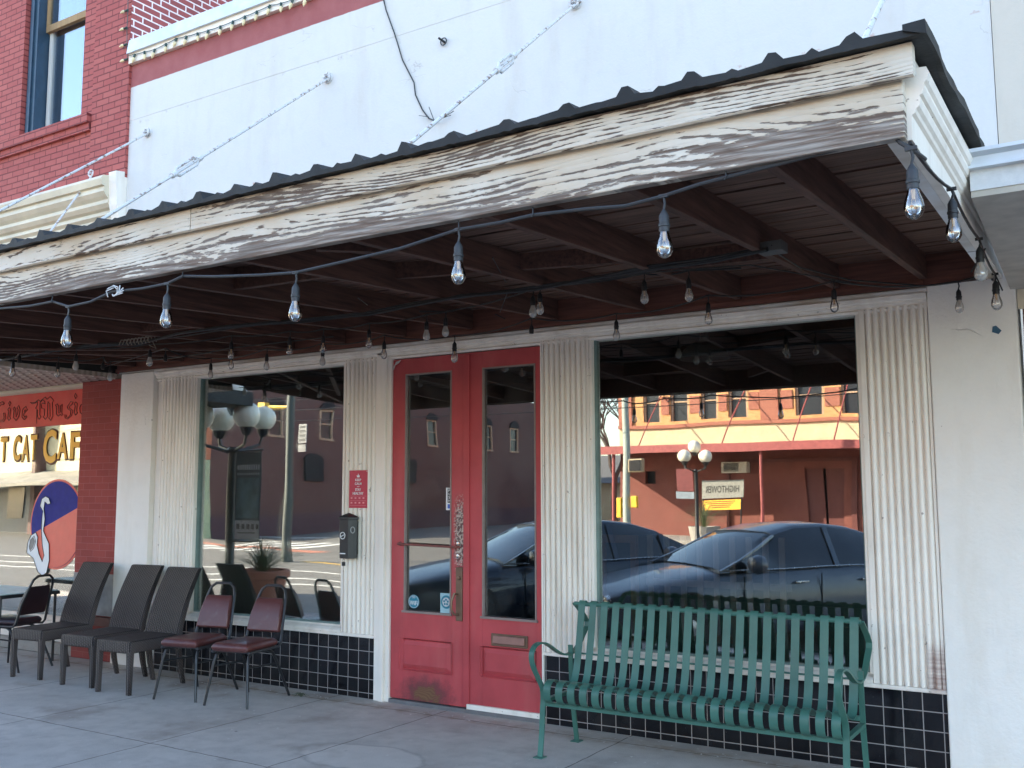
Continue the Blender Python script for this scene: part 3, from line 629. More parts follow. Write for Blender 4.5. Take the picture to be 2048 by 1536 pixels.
b=MB(); b.add(vs,fs); b.build('metal_roof',M['roof'],A)
# wavy side flashing
b=MB(); N_=24; vs=[]
random.seed(12)
for i in range(N_+1):
    f_=i/N_; yy=-3.32+3.25*f_; zt=2.896+.357*f_; w_=random.uniform(-.007,.007); xo=-.425-.10*f_
    vs+=[(xo+w_,yy,zt+.008),(xo+.003+w_*.5,yy,zt-.035+w_),(xo-.06,yy,zt-.012),(xo-.06,yy,zt+.006)]
fs=[(0,1,2,3),(4*N_+3,4*N_+2,4*N_+1,4*N_)]
for i in range(N_):
    for k in range(4): fs.append((4*i+k,4*i+4+k,4*i+4+(k+1)%4,4*i+(k+1)%4))
b.add(vs,fs); b.build('edge_flashing',M['roof'],A)
b=MB(); b.prism([(-.05,3.25),(-.001,3.25),(-.001,3.33),(-.012,3.33)],'x',ax0,-.57); b.build('wall_flashing',M['roof'],A)
# ---------------- tie rods
def rod(top,bot,tb,label):
    t=thing('tie_rod',label,'tie rod',tuple(top),group='tie rods holding up the awnings')
    top=Vector(top);bot=Vector(bot); d=(bot-top)
    b=MB(); b.tube([top+d*.01,bot],.0105,8); b.build('rod',M['rod'],t,smooth=True)
    b=MB(); b.tube([(top.x+.035*math.cos(a)*1,top.y-.03+.0*math.sin(a),top.z+.035*math.sin(a)) for a in [2*PI*i/12 for i in range(12)]],.011,6,closed=True); b.tube([top+Vector((0,0.03,0)),top+Vector((0,-.06,0))],.012,6); b.lathe([(.05,-.002),(.045,-.008)],(top.x,top.y,top.z),14,'y'); b.build('eye_bolt',M['rod'],t,smooth=True)
    if tb:
        c=top+d*tb; u=d.normalized(); s=u.cross(Vector((1,0,0))).normalized(); 
        b=MB()
        for k in (-1,1): b.tube([c-u*.15,c-u*.11+s*k*.026,c+u*.11+s*k*.026,c+u*.15],.010,6)
        for k in (-1,1): b.tube([c+u*k*.14,c+u*k*.19],.02,8)
        b.build('turnbuckle',M['rod'],t,smooth=True)
rod(Y(657,157),(-5.0,-3.0,2.93),.62,'flaking white rod down from the white wall with a turnbuckle, left of the loose cable')
rod(Y(297,266),(-7.6,-3.0,2.93),0,'thin white rod fixed at the left edge of the white wall')
e=X(83,487,-8.9); rod(Y(187,348),tuple(Y(187,348)+(e-Y(187,348))*1.25),0,'white rod fixed low on the red brick wall above the cream cornice')
rod(Y(1152,8),(-2.71,-3.0,2.94),.47,'rusty white rod with a turnbuckle crossing the end of the loose cable')
rod((-.86,0,5.2),(-.69,-3.05,2.92),0,'short visible rod at the right end of the awning roof')
# ================================================================== STRING LIGHTS
def socket_bulb(p,parent,r=1.0,bulb=True,stem=.05,lean=(0,0)):
    # p = point on the cable; socket and bulb hang below it
    px,py,pz=p; top=pz-stem*r
    b=MB(); b.lathe([(.004*r,0),(.012*r,-.012*r),(.017*r,-.022*r),(.018*r,-.05*r),(.0205*r,-.052*r),(.0205*r,-.06*r),(.018*r,-.062*r),(.018*r,-.078*r)],(px,py,top),12)
    b.tube([(px,py,pz),(px+.004,py,pz-stem*r*.6),(px,py,top)],.0045*r,6); b.box(px-.017*r,px+.017*r,py-.006*r,py+.006*r,pz-.006*r,pz+.006*r)
    s=b.build('lamp_socket',M['cable'] if py<-2.9 else M['black'],parent,smooth=True)
    if bulb:
        z0=top-.076*r
        b=MB(); b.lathe([(.0155*r,z0),(.018*r,z0-.014*r),(.026*r,z0-.036*r),(.0295*r,z0-.054*r),(.028*r,z0-.07*r),(.020*r,z0-.084*r),(.008*r,z0-.092*r),(.0005,z0-.0935*r)],(px,py,0),18)
        g=b.build('bulb',M['bulb'] if py<-1.9 else M['bulb_dusty'],s,smooth=True,ang=80)
        b=MB(); b.lathe([(.007*r,z0+.005),(.005*r,z0-.03*r),(.008*r,z0-.034*r),(.001,z0-.036*r)],(px,py,0),8)
        for k in (-1,1): b.tube([(px+k*.004*r,py,z0-.03*r),(px+k*.009*r,py,z0-.058*r),(px+k*.003*r,py,z0-.03*r)],.0012,4)
        b.build('filament',M['fil'],s)
    return s
def sag(a,b_,d,n=6):
    a=Vector(a);b_=Vector(b_); return [a.lerp(b_,i/n)+Vector((0,0,-4*d*(i/n)*(1-i/n))) for i in range(n)]+[b_]
t=thing('string_lights','grey cable of large clear bulbs hooked along the bottom of the weathered front fascia','string lights',(-3,-3.2,2.6))
FYb=-3.22
cab=[(-60,622),(0,617),(60,612),(105,603),(137,613),(180,604),(225,583),(285,577),(335,567),(366,552),(430,553),(520,550),(592,545),(680,525),(800,497),(917,459),(1000,445),(1065,430),(1170,418),(1250,412),(1327,392),(1400,368),(1450,355),(1580,322),(1700,292),(1790,276)]
b=MB(); b.tube([Y(p[0],p[1],FYb) for p in cab]+[Y(1800,285,FYb),Y(1822,297,FYb),Y(1850,318,-3.0)],.0065,8); b.build('cable',M['cable'],t,smooth=True)
b=MB()
for p in ((105,603),(366,552),(1065,430),(1450,355),(1795,278),(917,457)):
    q=Y(p[0],p[1],FYb); b.tube([q+Vector((0,-.004,-.008)),q+Vector((.008,-.01,.0)),q+Vector((.004,-.004,.02)),q+Vector((0,.0,.035))],.0025,5)
b.build('hook',M['cable'],t)
for p in [(137,613),(335,567),(592,545),(917,459),(1327,392),(1822,297)]: socket_bulb(tuple(Y(p[0],p[1],FYb)),t,.96,stem=.047)
b=MB(); random.seed(2); q=Y(229,583,FYb-.01)
for i in range(9): 
    a_=random.uniform(0,2*PI); b.tube([q+Vector((.05*math.cos(a_)*.4,0,.02*math.sin(a_))),q+Vector((.05*math.cos(a_+1),-.01,.025*math.sin(a_+1.))),q+Vector((.07*math.cos(a_+2),.0,.03*math.sin(a_+2)))],.003,4)
b.build('twist_of_tape',M['fabricwhite'],t)
t=thing('string_lights','string of clear bulbs running along the right end of the awning','string lights',(-.62,-1.3,2.8))
sb=[(1903,378,-.488),(1958,478,-.525),(1990,548,-.56)]
SP=[X(a,b_,x) for a,b_,x in sb]; 
b=MB(); L_=[Vector((-.50,-3.2,2.60))]+SP+[Vector((-.64,-.03,2.80))]; P=[]
for u,v in zip(L_,L_[1:]): P+=sag(u,v,.02,5)[:-1]
b.tube(P+[L_[-1]],.0055,6); b.tube([SP[2],SP[2]+Vector((.03,.0,-.09))],.004,5); b.tube([SP[1]+Vector((0,.2,0)),SP[1]+Vector((-.05,.1,-.12))],.004,5); b.build('cable',M['black'],t,smooth=True)
for q in SP: socket_bulb(tuple(q),t,.92,stem=.035)
def strand(label,L,z,cz,stem,extra=(),scale=.8,y0=0):
    q0=Z(L[len(L)//2][0],L[len(L)//2][1],z)
    t=thing('string_lights',label,'string lights',tuple(q0)); T=[]
    for (a,b_,kind) in L:
        p=Z(a,b_,z); topz=z+.14*scale+.0+ (stem*scale)
        tp=(p.x,p.y,topz); T.append(Vector(tp)); socket_bulb(tp,t,scale*(1.15 if kind==2 else 1),bulb=kind>0,stem=stem)
    P=[]
    for u,v in zip(T,T[1:]): P+=sag(u,v,cz,5)[:-1]
    b=MB(); b.tube([Vector(e) for e in extra[:1]]+P+[T[-1]]+[Vector(e) for e in extra[1:]],.005,6); b.build('cable',M['black'],t,smooth=True)
    return t
strand('string of small bulbs nearest the wall, hanging in front of windows and doors',[(330,735,0),(421,752,1),(533,735,1),(645,726,1),(768,712,1),(909,712,2),(1063,682,0),(1233,674,1),(1417,642,1),(1669,617,1),(1919,618,1)],2.60,.03,.05,((-8.3,-.3,2.82),(-.66,-.1,2.82)))
strand('string of small bulbs under the middle of the awning, left of the doors',[(151,735,1),(299,727,1),(462,712,1),(579,704,1),(646,700,1),(738,690,1),(853,675,1)],2.62,.015,.05,((-8.35,-1.3,2.77),(-3.7,-1.0,2.78)))
strand('string of small bulbs under the middle of the awning, before the right window',[(891,667,1),(1066,628,1),(1080,622,1),(1289,600,1),(1378,595,1)],2.65,.015,.045,((-3.9,-1.1,2.78),(-1.7,-1.2,2.77)))
strand('tangle of small bulbs and empty sockets at the far left under the awning',[(25,748,1),(38,738,0),(115,750,1),(205,750,0),(220,757,1),(462,733,1)],2.62,.03,.05,((-8.4,-1.7,2.74),(-5.2,-.5,2.81)))
t=thing('wire_bundle','bundle of black cables and thin conduit tied under the joists','cables',(-4,-1.1,2.82))
W=[(-10,722),(100,702),(200,690),(270,685),(360,668),(460,652),(600,640),(740,624),(830,608),(920,592),(1060,576),(1180,558),(1300,538),(1420,518),(1540,497)]
b=MB()
random.seed(5)
for k in range(4):
    b.tube([Z(p[0],p[1],2.755)+Vector((random.uniform(-.02,.02),random.uniform(-.035,.035),random.uniform(-.012,.012))) for p in W],.0055 if k else .011,6)
b.tube([Z(1540,497,2.755),Z(1600,535,2.77),Z(1700,560,2.78),Z(1850,572,2.79),(-.64,-.1,2.80)],.005,6)
b.tube([Z(1060,580,2.76),Z(1300,545,2.76),Z(1500,530,2.76),Z(1700,565,2.78)],.004,5)
b.build('cable',M['black'],t,smooth=True)
b=MB(); q=Z(1545,502,2.75); b.box(q.x-.06,q.x+.06,q.y-.05,q.y+.05,2.74,2.79); b.build('junction_box',plain('grey_box',(.07,.07,.07),.6),t,bevel=.004)
b=MB()
for i in range(9):
    q=Z(245+i*7,686-i,2.755); b.tube([q+Vector((0,-.03,-.02)),q+Vector((.01,-.02,.02)),q+Vector((.02,.02,.02)),q+Vector((.03,.03,-.02))],.0035,5)
q=Z(298,690,2.755); b.tube([q,q+Vector((.06,.02,-.03)),q+Vector((.03,0,.04))],.004,5); b.build('twine_wrap',plain('pale_twine',(.3,.25,.2),.8),t)
b=MB()
for a,c in (((1015,585),(1000,625)),((990,628),(1010,638)),((985,515),(1012,565)),((735,610),(715,595))): b.tube([Z(*a,2.76),Z(*c,2.74)],.003,4)
b.build('loose_wire_end',M['black'],t)
# ================================================================== LEFT NEIGHBOUR (brick upper floor, cafe below)
C=thing('brick_building','painted red brick cafe building with cream cornice and upstairs sash window','building',(-12,0,0))
bx0,bx1=-19.5,-8.5; wx0,wx1,wz0,wz1=-10.47,-9.33,5.6,7.9
b=MB(); b.box(bx0,wx0,0,.35,4.8,9.5); b.box(wx1,bx1-.6,0,.35,4.8,9.5); b.box(wx0,wx1,0,.35,wz1,9.5); b.box(wx0,wx1,0,.35,4.8,wz0); b.box(bx1-.6,bx1,-.03,.35,4.8,9.5)
b.build('front_brick_wall',M['brick'],C)
b=MB(); b.box(bx1-.25,bx1+.003,.352,14,6.0,9.5); b.box(bx1+.0005,bx1+.003,-.029,.352,6.0,9.5); b.box(bx1-.25,bx1-.003,.352,14,0,6.0); b.build('side_brick_wall',M['brick_side'],C)
b=MB(); b.box(bx0,bx0+.3,.35,14,0,9.5); b.box(bx0,bx1,14,14.3,0,9.5); b.build('rear_wall',M['stucco_plain'],C)
b=MB(); b.box(bx0,bx1-.62,-.04,-.001,5.42,5.5); b.box(bx0,bx1-.62,-.07,-.001,5.5,5.6); b.build('brick_sill_course',M['brick'],C)
# upstairs window
f=MB(); f.box(wx0+.002,wx0+.16,.06,.34,wz0+.01,wz1); f.box(wx0+.04,wx0+.1,.04,.06,wz0+.01,wz1); f.build('blue_window_jamb',M['bluejamb'],C)
f=MB(); gx0,gx1=wx0+.17,wx1-.005
f.box(gx0,gx0+.05,.20,.26,wz0+.01,7.9); f.box(gx1-.04,gx1,.20,.26,wz0+.01,7.9); f.box(gx0+.05,gx1-.04,.20,.26,wz0+.01,wz0+.07); fr=f.build('window_frame',M['sashwhite'],C,bevel=.004)
f=MB(); f.box(gx0-.02,gx1-.04,.16,.205,6.88,6.96); f.box(gx0-.02,gx0+.035,.16,.205,6.96,7.9); f.build('upper_sash',M['oldwood'],fr,bevel=.003)
f=MB(); f.box(gx0+.04,gx1-.03,.225,.23,wz0+.05,6.9); f.box(gx0+.03,gx1-.04,.18,.185,6.95,7.9); f.build('pane',glassm('sky_reflecting_glass',.22,(.6,.7,.8)),fr)
f=MB(); f.box(bx0+.3,bx1-.26,1.5,1.6,4.9,9.4); f.box(bx0+.3,bx1-.26,.352,1.5,4.85,4.9); f.build('upper_room',M['wall_dark'],C)
t=thing('white_cap','white cloth sun hat on a stack of tins behind the upstairs window','hat',(-9.72,.42,5.66))
b=MB(); b.lathe([(.1,0),(.1,.16),(.085,.17),(.085,.34)],(-9.72,.45,5.5),14); b.build('tins',plain('tan_tin',(.35,.27,.2),.5),t,smooth=True)
b=MB(); b.lathe([(.2,.0),(.17,.05),(.11,.08),(.1,.14),(.05,.16)],(-9.72,.45,5.83),14); b.build('hat_brim',M['fabricwhite'],t,smooth=True)
# cornice
P=[(0.02,4.30),(-.02,4.30),(-.03,4.33),(-.05,4.335),(-.05,4.40),(-.08,4.43),(-.07,4.47),(-.10,4.49),(-.13,4.53),(-.12,4.57),(-.15,4.60),(-.18,4.64),(-.17,4.69),(-.2,4.70),(-.22,4.76),(-.19,4.80),(0.02,4.84)]
b=MB(); b.prism(P,'x',bx0,-8.62); b.build('cornice',M['cream'],C)
b=MB(); b.prism([(.01,4.28),(-.06,4.28),(-.11,4.5),(-.13,4.84),(.01,4.86)],'x',-8.62,-8.502); b.build('cornice_end_block',M['white'],C)
b=MB(); b.box(bx0,bx1-.001,.01,.35,2.8,4.8); b.build('lower_wall',M['redpaint'],C)
# cafe front
b=MB(); b.box(-9.09,-8.425,-.0,.3,.0,2.745); b.build('brick_pier',M['brick_pier'],C,bevel=.006)
b=MB(); b.box(-9.075,-8.44,-.012,-.001,.43,.83); b.build('marble_slab',M['marble'],C)
b=MB(); b.box(-9.1,-8.424,-.035,-.002,.335,.42); b.build('pier_sill',plain('faded_brown_red',(.17,.07,.06),.7),C)
b=MB(); b.box(bx0,-9.095,.12,.3,2.335,2.7); pnl=b.build('sign_panel',M['redpaint'],C)
b=MB(); b.prism([(.119,2.70),(.08,2.71),(.05,2.73),(.05,2.745),(.119,2.745)],'x',bx0,-9.0); b.build('cream_trim',M['cream'],C)
b=MB(); b.box(bx0,bx1+.0,-1.35,.118,2.748,2.79); b.build('tin_soffit',M['tin'],C)
b=MB(); b.box(bx0,-10.25,-3.26,-1.36,2.81,3.0); b.box(bx0,bx1-.02,-1.36,-.01,2.7905,3.0); b.build('cafe_awning_slab',M['roof'],C)
b=MB(); b.box(bx0,-9.10,.10,.3,.0,.22); b.build('white_bulkhead',M['white_dirty'],C)
b=MB(); b.box(bx0,-9.11,.02,.099,.0,.11); b.build('concrete_step',M['opp_side'],C)
f=MB(); f.box(bx0,-9.098,.06,.3,.22,.27); f.box(bx0,-9.1,.08,.3,.27,.31); f.box(bx0,-9.1,.11,.3,.31,.36); f.box(-9.125,-9.1,.11,.18,.36,2.335); fr=f.build('cafe_window_frame',M['white_dirty'],C,bevel=.004)
f=MB(); f.box(bx0,-9.125,.13,.134,.36,2.335); cafegl=f.build('pane',M['glass_cafe'],fr)
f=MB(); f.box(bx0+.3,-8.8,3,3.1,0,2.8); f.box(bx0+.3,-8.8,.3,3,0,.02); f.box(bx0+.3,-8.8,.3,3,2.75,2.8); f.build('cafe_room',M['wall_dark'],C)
# blackletter outlines "Live Music"
def pz(p,y): return Y(p[0]/6.4,640+p[1]/6.4,y)
GL=[[(-30,1110),(-5,1060),(30,1045),(55,1070),(40,1085),(20,1075),(5,1100)],[(-40,1290),(0,1305),(45,1302),(75,1255),(62,1190),(45,1188),(52,1250),(30,1285),(0,1280)],
[(125,1040),(110,1068),(124,1102),(138,1070)],[(118,1120),(98,1150),(112,1165),(98,1262),(113,1287),(136,1262),(124,1240),(134,1140)],
[(165,1130),(180,1152),(170,1250),(205,1287),(240,1240),(256,1150),(240,1095),(216,1125),(232,1150),(222,1212),(205,1240),(200,1150),(185,1113)],
[(302,1130),(285,1160),(280,1240),(310,1277),(345,1240),(335,1225),(315,1245),(303,1225),(305,1198),(352,1148),(330,1108)],[(318,1150),(308,1175),(330,1150)],
[(385,1050),(412,1072),(455,1062),(475,1040),(480,1080),(455,1130),(478,1150),(480,1240),(500,1272),(526,1240),(508,1215),(512,1060),(530,1025),(580,985),(600,1018),(642,978),(685,1030),(668,1060),(676,1230),(648,1287),(622,1250),(640,1232),(636,1070),(612,1045),(605,1240),(580,1272),(552,1240),(568,1220),(566,1140),(535,1130),(525,1085),(548,1060),(575,1075),(570,1040),(545,1020),(520,1050),(490,1020),(455,1050),(415,1058)],
[(710,1090),(724,1110),(720,1200),(745,1232),(775,1205),(787,1227),(806,1213),(790,1190),(795,1078),(772,1100),(772,1180),(753,1195),(750,1100),(730,1073)],
[(882,1080),(860,1108),(870,1140),(905,1162),(900,1215),(870,1250),(850,1240),(852,1215),(830,1213),(833,1255),(865,1267),(915,1225),(932,1160),(892,1130),(885,1110),(922,1080),(935,1050),(905,1043)],
[(965,940),(950,970),(968,1006),(986,975)],[(965,1048),(949,1080),(962,1095),(950,1190),(967,1217),(991,1190),(980,1165),(989,1070)],
[(1075,1055),(1035,1088),(1020,1120),(1025,1182),(1052,1213),(1085,1195)]]
b=MB()
for gI in GL: b.tube([pz(p,.117) for p in gI],.0035,4,closed=True)
b.build('lettering',M['pblack'],pnl)
b=MB(); b.tube([pz(p,.118) for p in ((470,1150),(468,1250),(470,1330))],.003,4); b.build('paint_drip',M['pblack'],pnl)
# cafe window letters
def ct(s_,xa,xb,za,zb):
    p=Y(xa/3.84,840+zb/3.84,.12); q=Y(xb/3.84,840+za/3.84,.12); p2=Y(xa/3.84,840+za/3.84,.12)
    x0_,x1_=p.x,q.x; z0_,z1_=(p.z+Y(xb/3.84,840+zb/3.84,.12).z)/2,(q.z+p2.z)/2
    text(s_,x0_-.012,x1_+.012,z0_-.02,z1_+.015,.126,M['darkred'],cafegl,bold=.03); text(s_,x0_,x1_,z0_,z1_,.122,M['orange'],cafegl,bold=.028)
ct('T',-2,58,135,312); ct('C',96,160,125,312); ct('A',163,226,125,312); ct('T',228,285,115,305); ct('C',325,435,75,332); ct('A',435,522,105,298); ct('F',535,614,92,298); ct('E',618,690,92,300)
# painted disc with saxophone (mascot left out)
def cz(p,y=.12): return Y(p[0]/3.84,840+p[1]/3.84,y)
c=cz((430,800)); rx=abs(cz((230,800)).x-c.x); rz=abs(cz((430,455)).z-cz((430,1150)).z)/2
el=lambda k,dx=0,dz=0,a0=0,a1=360,N=48:[(c.x+dx+rx*k*math.cos(R(a0+(a1-a0)*i/N)),c.z+dz+rz*k*math.sin(R(a0+(a1-a0)*i/N))) for i in range(N+(0 if a1-a0==360 else 1))]
b=MB(); b.prism(el(1.0),'y',.127,.129); d1=b.build('painted_disc',M['coral'],cafegl)
b=MB(); b.prism(el(.955),'y',.124,.1265); b.build('disc_field',M['navy'],d1)
b=MB(); b.prism(el(.95,a0=195,a1=360)+el(.93,a0=0,a1=25,N=6),'y',.121,.1235); b.build('coral_segment',M['coral'],d1)
sx=[(330,700),(308,660),(322,605),(350,586),(376,600),(388,640),(366,648),(345,628),(337,680),(345,760),(333,850),(345,880),(376,950),(378,1080),(358,1172),(325,1195),(290,1165),(255,1060),(232,1042),(205,1020),(214,940),(240,885),(275,862),(290,900),(285,960),(300,1030),(325,1088),(338,1040),(325,960),(318,850),(322,760)]
b=MB(); b.prism([(cz(p).x,cz(p).z) for p in sx],'y',.117,.1195); b.build('painted_saxophone',M['pwhite'],d1)
b=MB(); b.tube([cz(p,.116) for p in sx],.004,4,closed=True); b.tube([cz(p,.116) for p in ((225,985),(235,920),(262,890),(275,930),(258,985),(235,1010))],.003,4,closed=True); b.build('saxophone_outline',M['pblack'],d1)
b=MB(); b.prism([(cz(p).x,cz(p).z) for p in ((225,975),(235,920),(258,898),(272,930),(255,980),(235,1005))],'y',.1145,.1165); b.build('saxophone_bell',plain('grey_print2',(.2,.2,.2),.5),d1)
# ================================================================== RIGHT NEIGHBOUR
D=thing('beige_building','beige stucco neighbour building with a flat metal edged canopy','building',(2,0,0))
b=MB(); b.box(-.566,9,-.004,.3,2.9,9); b.build('upper_wall',M['stucco_plain'],D)
b=MB(); b.box(-.5,9,.02,.3,0,2.9); b.cur=1; b.box(-.521,-.44,.0,.02,2.62,2.79); b.cur=0; b.build('lower_wall',[brick('brown_brick',(.14,.07,.05),(.18,.09,.07),(.3,.25,.2)),M['cream']],D)
b=MB(); b.prism([(-.485,-2.05),(9,-2.05),(9,-.01),(-.552,-.01)],'z',2.755,2.86); b.cur=1; b.prism([(-.484,-2.045),(9,-2.045),(9,-.012),(-.551,-.012)],'z',2.73,2.7545); b.build('canopy_slab',[plain('pale_canopy_face',(.62,.62,.62),.7,0,.1,20,.4,150),plain('beige_soffit',(.5,.45,.38),.8)],D)
b=MB(); b.prism([(-2.085,2.835),(-2.05,2.835),(-2.05,2.895),(-2.10,2.907),(-2.10,2.893),(-2.07,2.882),(-2.07,2.85),(-2.085,2.845)],'x',-.487,9); b.build('metal_drip_edge',M['cap'],D)
b=MB(); b.box(-.45,9,-2.04,-.01,2.861,2.89); b.build('canopy_roof',M['roof'],D)
# ================================================================== C9 lights
def c9(p,parent,d=(0,-.3,-1),s=1.):
    p=Vector(p); d=Vector(d).normalized()
    b=MB(); b.tube([p,p+d*.035*s],.010*s,8); k=b.build('lamp_socket',M['dgreen'],parent)
    b=MB(); b.tube([p+d*.033*s,p+d*.045*s,p+d*.06*s,p+d*.078*s,p+d*.09*s],[.008*s,.0145*s,.015*s,.008*s,.001],10); b.build('bulb',M['ivory'],k,smooth=True)
t=thing('christmas_lights','string of ivory cone bulbs along the white coping band','string lights',(-7.3,-.06,6.07))
cp=[(270,108),(289,103),(310,98),(332,87),(353,76),(373,72),(395,66),(417,60),(441,52),(466,42),(490,32),(514,22),(540,10),(562,6),(586,-2),(613,-8)]
random.seed(8); PT=[Y(p[0],p[1],-.06) for p in cp]
for p in PT: c9(p,t,(random.uniform(-.35,.25),-.15,-1),1.15)
P=[]
for u,v in zip(PT,PT[1:]): P+=sag(u,v,.006,4)[:-1]
b=MB(); b.tube([Y(256,112,-.06)]+P+[PT[-1]],.004,5); b.build('cable',M['dgreen'],t)
t=thing('christmas_lights','string of ivory cone bulbs hanging down the red brick corner','string lights',(-8.55,-.05,6.3))
PT=[Y(256,20,-.05),Y(254,55,-.05),Y(254,88,-.05),Y(255,118,-.05),Y(256,-15,-.05)]
for p in PT[:4]: c9(p,t,(-1,-.2,-.15),1.15)
b=MB(); b.tube([PT[4]]+PT[:4],.004,5); b.build('cable',M['dgreen'],t)
# ================================================================== FURNITURE
def wicker_chair(label):
    t=thing('wicker_chair',label,'chair',(0,0,0),group='wicker chairs lined up against the wall')
    # local: front edge at y=-.5, back to the wall at y=0, width .43
    w=.198
    b=MB(); b.box(-w,w,-.50,.05,.325,.425); b.build('seat',M['wicker'],t,bevel=.018,seg=3,local=True)
    secs=[]
    for f_ in [i/10 for i in range(11)]:
        z=.40+.56*f_; yc=.03-.02*math.sin(PI*f_*.9)+.235*f_**1.15; ww=w-.01*f_; th=.055-.018*f_
        secs.append([(-ww,yc-th/2-.012,z),(0,yc-th/2,z),(ww,yc-th/2-.012,z),(ww,yc+th/2,z),(-ww,yc+th/2,z)])
    b=MB(); b.loft(secs); b.build('backrest',M['wicker'],t,smooth=True,bevel=.012,seg=3,local=True,ang=40)
    for sx_ in (-1,1):
        b=MB(); b.loft([[(sx_*(w-.022)+q*a_,-.478+v*a_,z) for q,v in ((-1,-1),(1,-1),(1,1),(-1,1))] for z,a_ in ((0,.017),(.2,.020),(.34,.023))]); b.build('leg',M['wicker'],t,bevel=.005,local=True)
        b=MB(); b.loft([[(sx_*(w-.022)+q*a_,yo+v*a_,z) for q,v in ((-1,-1),(1,-1),(1,1),(-1,1))] for z,a_,yo in ((0,.016,.10),(.15,.019,.06),(.36,.022,.025))]); b.build('leg',M['wicker'],t,bevel=.005,local=True)
    return t
wc=wicker_chair('dark wicker high back chair, leftmost of the three beside the cafe window')
wc.location=(-8.42,-.43,0); wc.rotation_euler=(0,0,R(6))
copy_tree(wc,(-7.705,-.42,0),R(6),'dark wicker high back chair in the middle of the three, before the white pier')
copy_tree(wc,(-7.17,-.45,0),R(5),'dark wicker high back chair with pale specks on its seat, next to the burgundy chairs')
def banquet(label,seatm):
    t=thing('banquet_chair',label,'chair',(0,0,0),group='burgundy padded metal chairs')
    w=.162
    b=MB()
    # back loop
    P=[(-w-.005,-.42,.40),(-w-.008,-.03,.40),(-w-.006,.0,.43),(-w+.006,.045,.60),(-w+.032,.11,.77),(-w+.052,.127,.825),(-w+.095,.135,.855),(w-.095,.135,.855),(w-.052,.127,.825),(w-.032,.11,.77),(w-.006,.045,.60),(w+.006,.0,.43),(w+.008,-.03,.40),(w+.005,-.42,.40)]
    b.tube(P,.0115,8); b.build('back_frame',M['greymetal'],t,smooth=True,local=True)
    b=MB(); b.loft([[(-ww,yc-th,z),(ww,yc-th,z),(ww,yc+th*.2,z),(-ww,yc+th*.2,z)] for z,ww,yc,th in ((.50,w-.02,.01,.008),(.515,w-.012,.014,.034),(.62,w-.020,.048,.042),(.71,w-.032,.078,.034),(.75,w-.042,.09,.022),(.76,w-.048,.094,.008))]); b.build('backrest',seatm,t,smooth=True,bevel=.006,local=True)
    b=MB(); b.loft([[(-w+ins,-.43+ins,z),(w-ins,-.43+ins,z),(w-ins-.01,-.03-ins,z),(-w+ins+.01,-.03-ins,z)] for z,ins in ((.402,.012),(.41,-.002),(.43,-.008),(.452,-.004),(.466,.014),(.473,.06))]); b.build('seat',seatm,t,smooth=True,bevel=.012,seg=3,local=True,ang=60)
    b=MB(); b.box(-w+.0,w-.0,-.42,-.04,.398,.408); b.build('seat_pan',M['blackmetal'],t,local=True)
    for s_ in (-1,1):
        b=MB(); b.tube([(s_*(w-.03),-.28,.395),(s_*(w-.02),-.35,.392),(s_*(w-.012),-.39,.37),(s_*(w-.006),-.41,.32),(s_*(w+.034),-.46,.0)],[.012,.012,.012,.012,.010],8); b.build('leg',M['blackmetal'],t,smooth=True,local=True)
        b=MB(); b.tube([(s_*(w-.03),-.25,.39),(s_*(w-.025),-.14,.385),(s_*(w-.015),-.08,.36),(s_*(w-.008),-.04,.30),(s_*(w+.034),.09,.0)],[.012,.012,.012,.012,.010],8); b.build('leg',M['blackmetal'],t,smooth=True,local=True)
        b=MB(); b.tube([(s_*(w-.008),-.42,.29),(s_*(w-.006),-.03,.27)],.007,6); b.build('stretcher',M['blackmetal'],t,smooth=True,local=True)
    return t
bc=banquet('left burgundy vinyl chair of the pair before the left window',M['vinyl']); bc.location=(-6.57,-.41,0); bc.rotation_euler=(0,0,R(13))
copy_tree(bc,(-6.03,-.36,0),R(11),'burgundy vinyl chair with grey metal loop back, right one of the pair, torn seat corner')
M['dkvinyl']=plain('near_black_vinyl',(.022,.012,.016),.35)
c3=copy_tree(bc,(-8.80,-.62,0),R(-78),'dark padded chair seen from its back, pulled up to the glass table')
for ch in c3.children:
    if ch.name.startswith(('back','leg','seat','str')):
        ch.data=ch.data.copy()
        if not ch.name.startswith(('backrest','seat')) or ch.name.startswith('seat_pan'): ch.data.materials[0]=M['blackmetal']
        else: ch.data.materials[0]=M['dkvinyl']
b=MB(); b.add([(-5.78,-.815,.455),(-5.76,-.822,.44),(-5.745,-.815,.452),(-5.76,-.80,.462)],[(0,1,2,3)])
t=thing('glass_top_table','low dark framed table with a pale glass top in front of the cafe window','table',(-9.7,-.45,0))
b=MB(); b.box(-10.3,-9.0,-.80,-.22,.67,.682); b.build('table_top',plain('frosted_glass_top',(.4,.5,.5),.4),t,bevel=.004)
b=MB(); b.box(-10.31,-8.99,-.81,-.785,.64,.672); b.box(-10.31,-8.99,-.235,-.21,.64,.672); b.box(-10.31,-10.285,-.785,-.235,.64,.672); b.box(-9.015,-8.99,-.785,-.235,.64,.672); b.build('table_frame',M['blackmetal'],t)
for xx in (-10.29,-9.02):
    for yy in (-.79,-.24): b=MB(); b.tube([(xx,yy,.66),(xx,yy,0)],.013,8); b.build('leg',M['blackmetal'],t,smooth=True)
